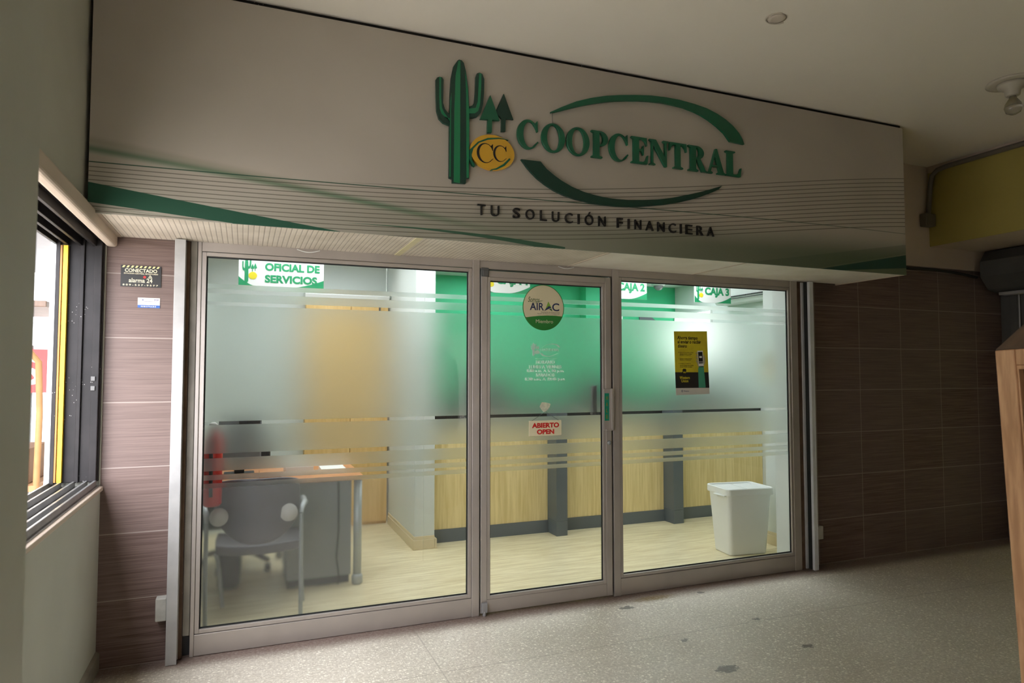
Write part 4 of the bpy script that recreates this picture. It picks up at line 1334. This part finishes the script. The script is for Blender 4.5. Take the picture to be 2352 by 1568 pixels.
# ------------------------------------------------------------------ service desk area
dk = thing('service_desk', (.3, 1.3, 0), 'service desk with brown top and grey pedestal behind the left window', 'desk')
MB().box(-.35, .84, .92, 1.62, .765, .795).build('desk_top', desk_wood, dk, .004)
pd = MB().box(.31, .765, 1.0, 1.55, .06, .764)
pd.build('pedestal', desk_grey, dk, .004)
MB().box(.32, .755, 1.02, 1.53, .0, .058).build('plinth', black_plastic, dk)
MB().lathe([(.03, .02), (.03, .764)], (.805, .96, 0)).lathe([(.03, 0), (.04, .01), (.04, .06), (.03, .075)], (.805, .96, 0)).build('leg', plain('pale_grey_leg', rgb(170, 176, 172), .4, .3), dk)
MB().tube([(.665, .975, .75), (.67, .972, .4), (.655, .97, .2), (.672, .965, .08), (.668, .96, .012)], .006, 6).build('cable', rubber, dk)
perf = Mat('perforated_dark_steel', rgb(70, 74, 72), .5)
x, y, z = perf.pos()
dot = (((x / .012).mod(1.0) - .5) * ((x / .012).mod(1.0) - .5) + ((z / .012).mod(1.0) - .5) * ((z / .012).mod(1.0) - .5)).lt(.07)
perf.color(perf.mix(dot, rgb(64, 68, 66), rgb(160, 166, 156)))
part_label(MB().box(-.34, -.06, 1.30, 1.312, .40, .764).build('modesty_panel', perf.m, dk), 'dark perforated steel panel')

mn = thing('desk_monitor', (-.02, 1.25, .795), 'grey backed computer monitor on the service desk', 'monitor')
ms = MB().box(-.16, .135, 1.24, 1.275, .86, 1.21).build('screen', plain('grey_monitor_back', rgb(108, 112, 114), .5), mn, .012)
MB().box(-.05, .02, 1.276, 1.30, .81, 1.0).box(-.12, .09, 1.2, 1.38, .7955, .81).build('stand', black_plastic, mn, .004)
MB().box(-.02, .125, 1.225, 1.239, 1.175, 1.215).build('camera_bar', black_plastic, ms, .003)
for k, (a, b, c0, c1, hh, wh) in enumerate(((.30, .50, 1.10, 1.36, .06, 'nearer the monitor on'), (.56, .74, 1.12, 1.34, .03, 'at the right end of'))):
    tag(MB().box(a, b, c0, c1, .7955, .7955 + hh).build('paper_stack', print_white), 'stack of white papers %s the service desk' % wh, 'papers', 'paper stacks on the service desk')
tag(MB().box(.12, .27, 1.02, 1.2, .7955, .835).build('desk_tray', desk_wood, None, .004), 'brown desk tray beside the monitor', 'tray')

fe = thing('fire_extinguisher', (-.19, .42, .72), 'red fire extinguisher with black hose on the wall just inside the left window', 'fire extinguisher')
MB().lathe([(.045, .735), (.056, .75), (.056, 1.12), (.045, 1.165), (.024, 1.19), (.02, 1.205)], (-.165, .42, 0)).build('cylinder', red_paint, fe)
vl = MB().lathe([(.024, 1.206), (.024, 1.235), (.012, 1.245)], (-.165, .42, 0)).build('valve', pale_plastic, fe)
MB().tube([(-.165, .395, 1.222), (-.175, .355, 1.19), (-.172, .350, 1.05), (-.17, .352, .80)], .011, 8).build('hose', black_plastic, vl)
MB().box(-.359, -.222, .40, .44, .95, 1.05).build('wall_bracket', dark_metal, fe)

wb = thing('waste_basket', (-.07, 1.22, 0), 'black cylindrical waste basket under the service desk', 'bin')
MB().lathe([(.062, .0), (.078, .02), (.085, .29), (.088, .30), (.08, .30)], (-.07, 1.22, 0), seg=28).build('body', black_plastic, wb)

# visitor chairs
vc = thing('visitor_chair', (.09, .6, 0), 'charcoal shell visitor chair with chrome legs nearest the left window glass', 'chair')


def back_fn(u, v):
    # u across 0..1, v up 0..1: rounded bottom edge, gentle wrap
    xx = (u - .5) * 2
    zb = .475 + .17 * abs(xx) ** 2.6
    zt = .885 - .03 * abs(xx) ** 4
    zz = zb + (zt - zb) * v
    hw = .262 - .012 * v
    return (.105 + xx * hw, .455 + .05 * (1 - abs(xx) ** 2) * -.6 + .07 * abs(xx) ** 2 - .02 * v, zz)


vb = MB().grid(back_fn, 22, 14, (0, .03, 0)).build('backrest', grey_plastic, vc, .006)
se = MB()


def seat_fn(u, v):
    xx = (u - .5) * 2
    yy = .56 + .43 * v
    hw = .27 * (1 - .12 * abs(v - .5) ** 2)
    return (.12 + xx * hw, yy, .365 + .022 * xx * xx + .01 * (1 - v))


se.grid(seat_fn, 16, 12, (0, 0, .06))
se.build('seat', grey_plastic, vc, .01)
for cxx in (-.125, .288):
    MB().lathe([(.055, -.03), (.055, -.008), (.045, 0)], (cxx, .475, .655), 'y').build('arm_hub', pale_plastic, vb)
for pth in ([(-.19, .44, .0), (-.195, .46, .35), (-.195, .475, .62)], [(.367, .44, 0), (.367, .46, .35), (.367, .475, .64)],
            [(-.10, .78, .0), (-.135, .80, .30), (-.15, .80, .35)], [(.402, .72, .0), (.385, .75, .32), (.38, .76, .36)]):
    MB().tube(pth, .013, 10).build('leg', chrome, vc)
for s_, xx in ((-1, -.195), (1, .367)):
    MB().tube([(xx, .475, .62 if s_ < 0 else .64), (xx + s_ * .004, .50, .675), (xx + s_ * .03, .60, .69), (xx + s_ * .035, .80, .68), (xx + s_ * .02, .88, .60)], [.013, .018, .022, .022, .012], 10).build('armrest', plain('grey_arm', rgb(170, 174, 172), .4, .3), vc)
# swivel chair behind the desk
sc = thing('swivel_chair', (.02, 1.78, 0), 'black swivel office chair on castors behind the service desk', 'chair')
MB().box(-.2, .24, 1.56, 2.0, .43, .5).build('seat', black_plastic, sc, .03, )
MB().box(-.19, .23, 2.02, 2.07, .55, 1.02).build('backrest', black_plastic, sc, .025)
MB().lathe([(.03, .1), (.03, .43)], (.02, 1.78, 0)).build('gas_lift', black_plastic, sc)
for k in range(5):
    a = radians(-52 + 72 * k)
    ex, ey = .02 + .30 * cos(a), 1.78 + .30 * sin(a)
    ba = MB().tube([(.02, 1.78, .13), (.02 + .15 * cos(a), 1.78 + .15 * sin(a), .12), (ex, ey, .085)], [.035, .028, .02], 8).build('base_arm', black_plastic, sc)
    MB().lathe([(.028, -.022), (.032, -.012), (.032, .012), (.028, .022)], (ex, ey, .032), 'x', 16).build('castor', black_plastic, ba)

# wood closet and cornice at the back of the service area
cl = thing('wood_closet', (1.0, 2.9, 0), 'honey coloured wooden closet front at the back behind the desk', 'closet')
for a, b in ((.575, 1.015), (1.02, 1.398)):
    cdp = MB().box(a, b, 2.845, 2.87, .03, 2.27).build('door_panel', closet_wood, cl, .003)
MB().box(.575, 1.398, 2.872, 2.978, 0, 2.29).build('carcass', closet_wood, cl)
MB().box(1.30, 1.315, 2.83, 2.845, 2.19, 2.26).build('handle', dark_metal, cdp)
crn = MB().prism([[(2.80, 2.295), (2.978, 2.295), (2.978, 2.36), (2.78, 2.36), (2.78, 2.335)]], .56, 1.399, 'x')
part_label(crn.build('cornice', white_plastic, cl), 'white moulded cornice')
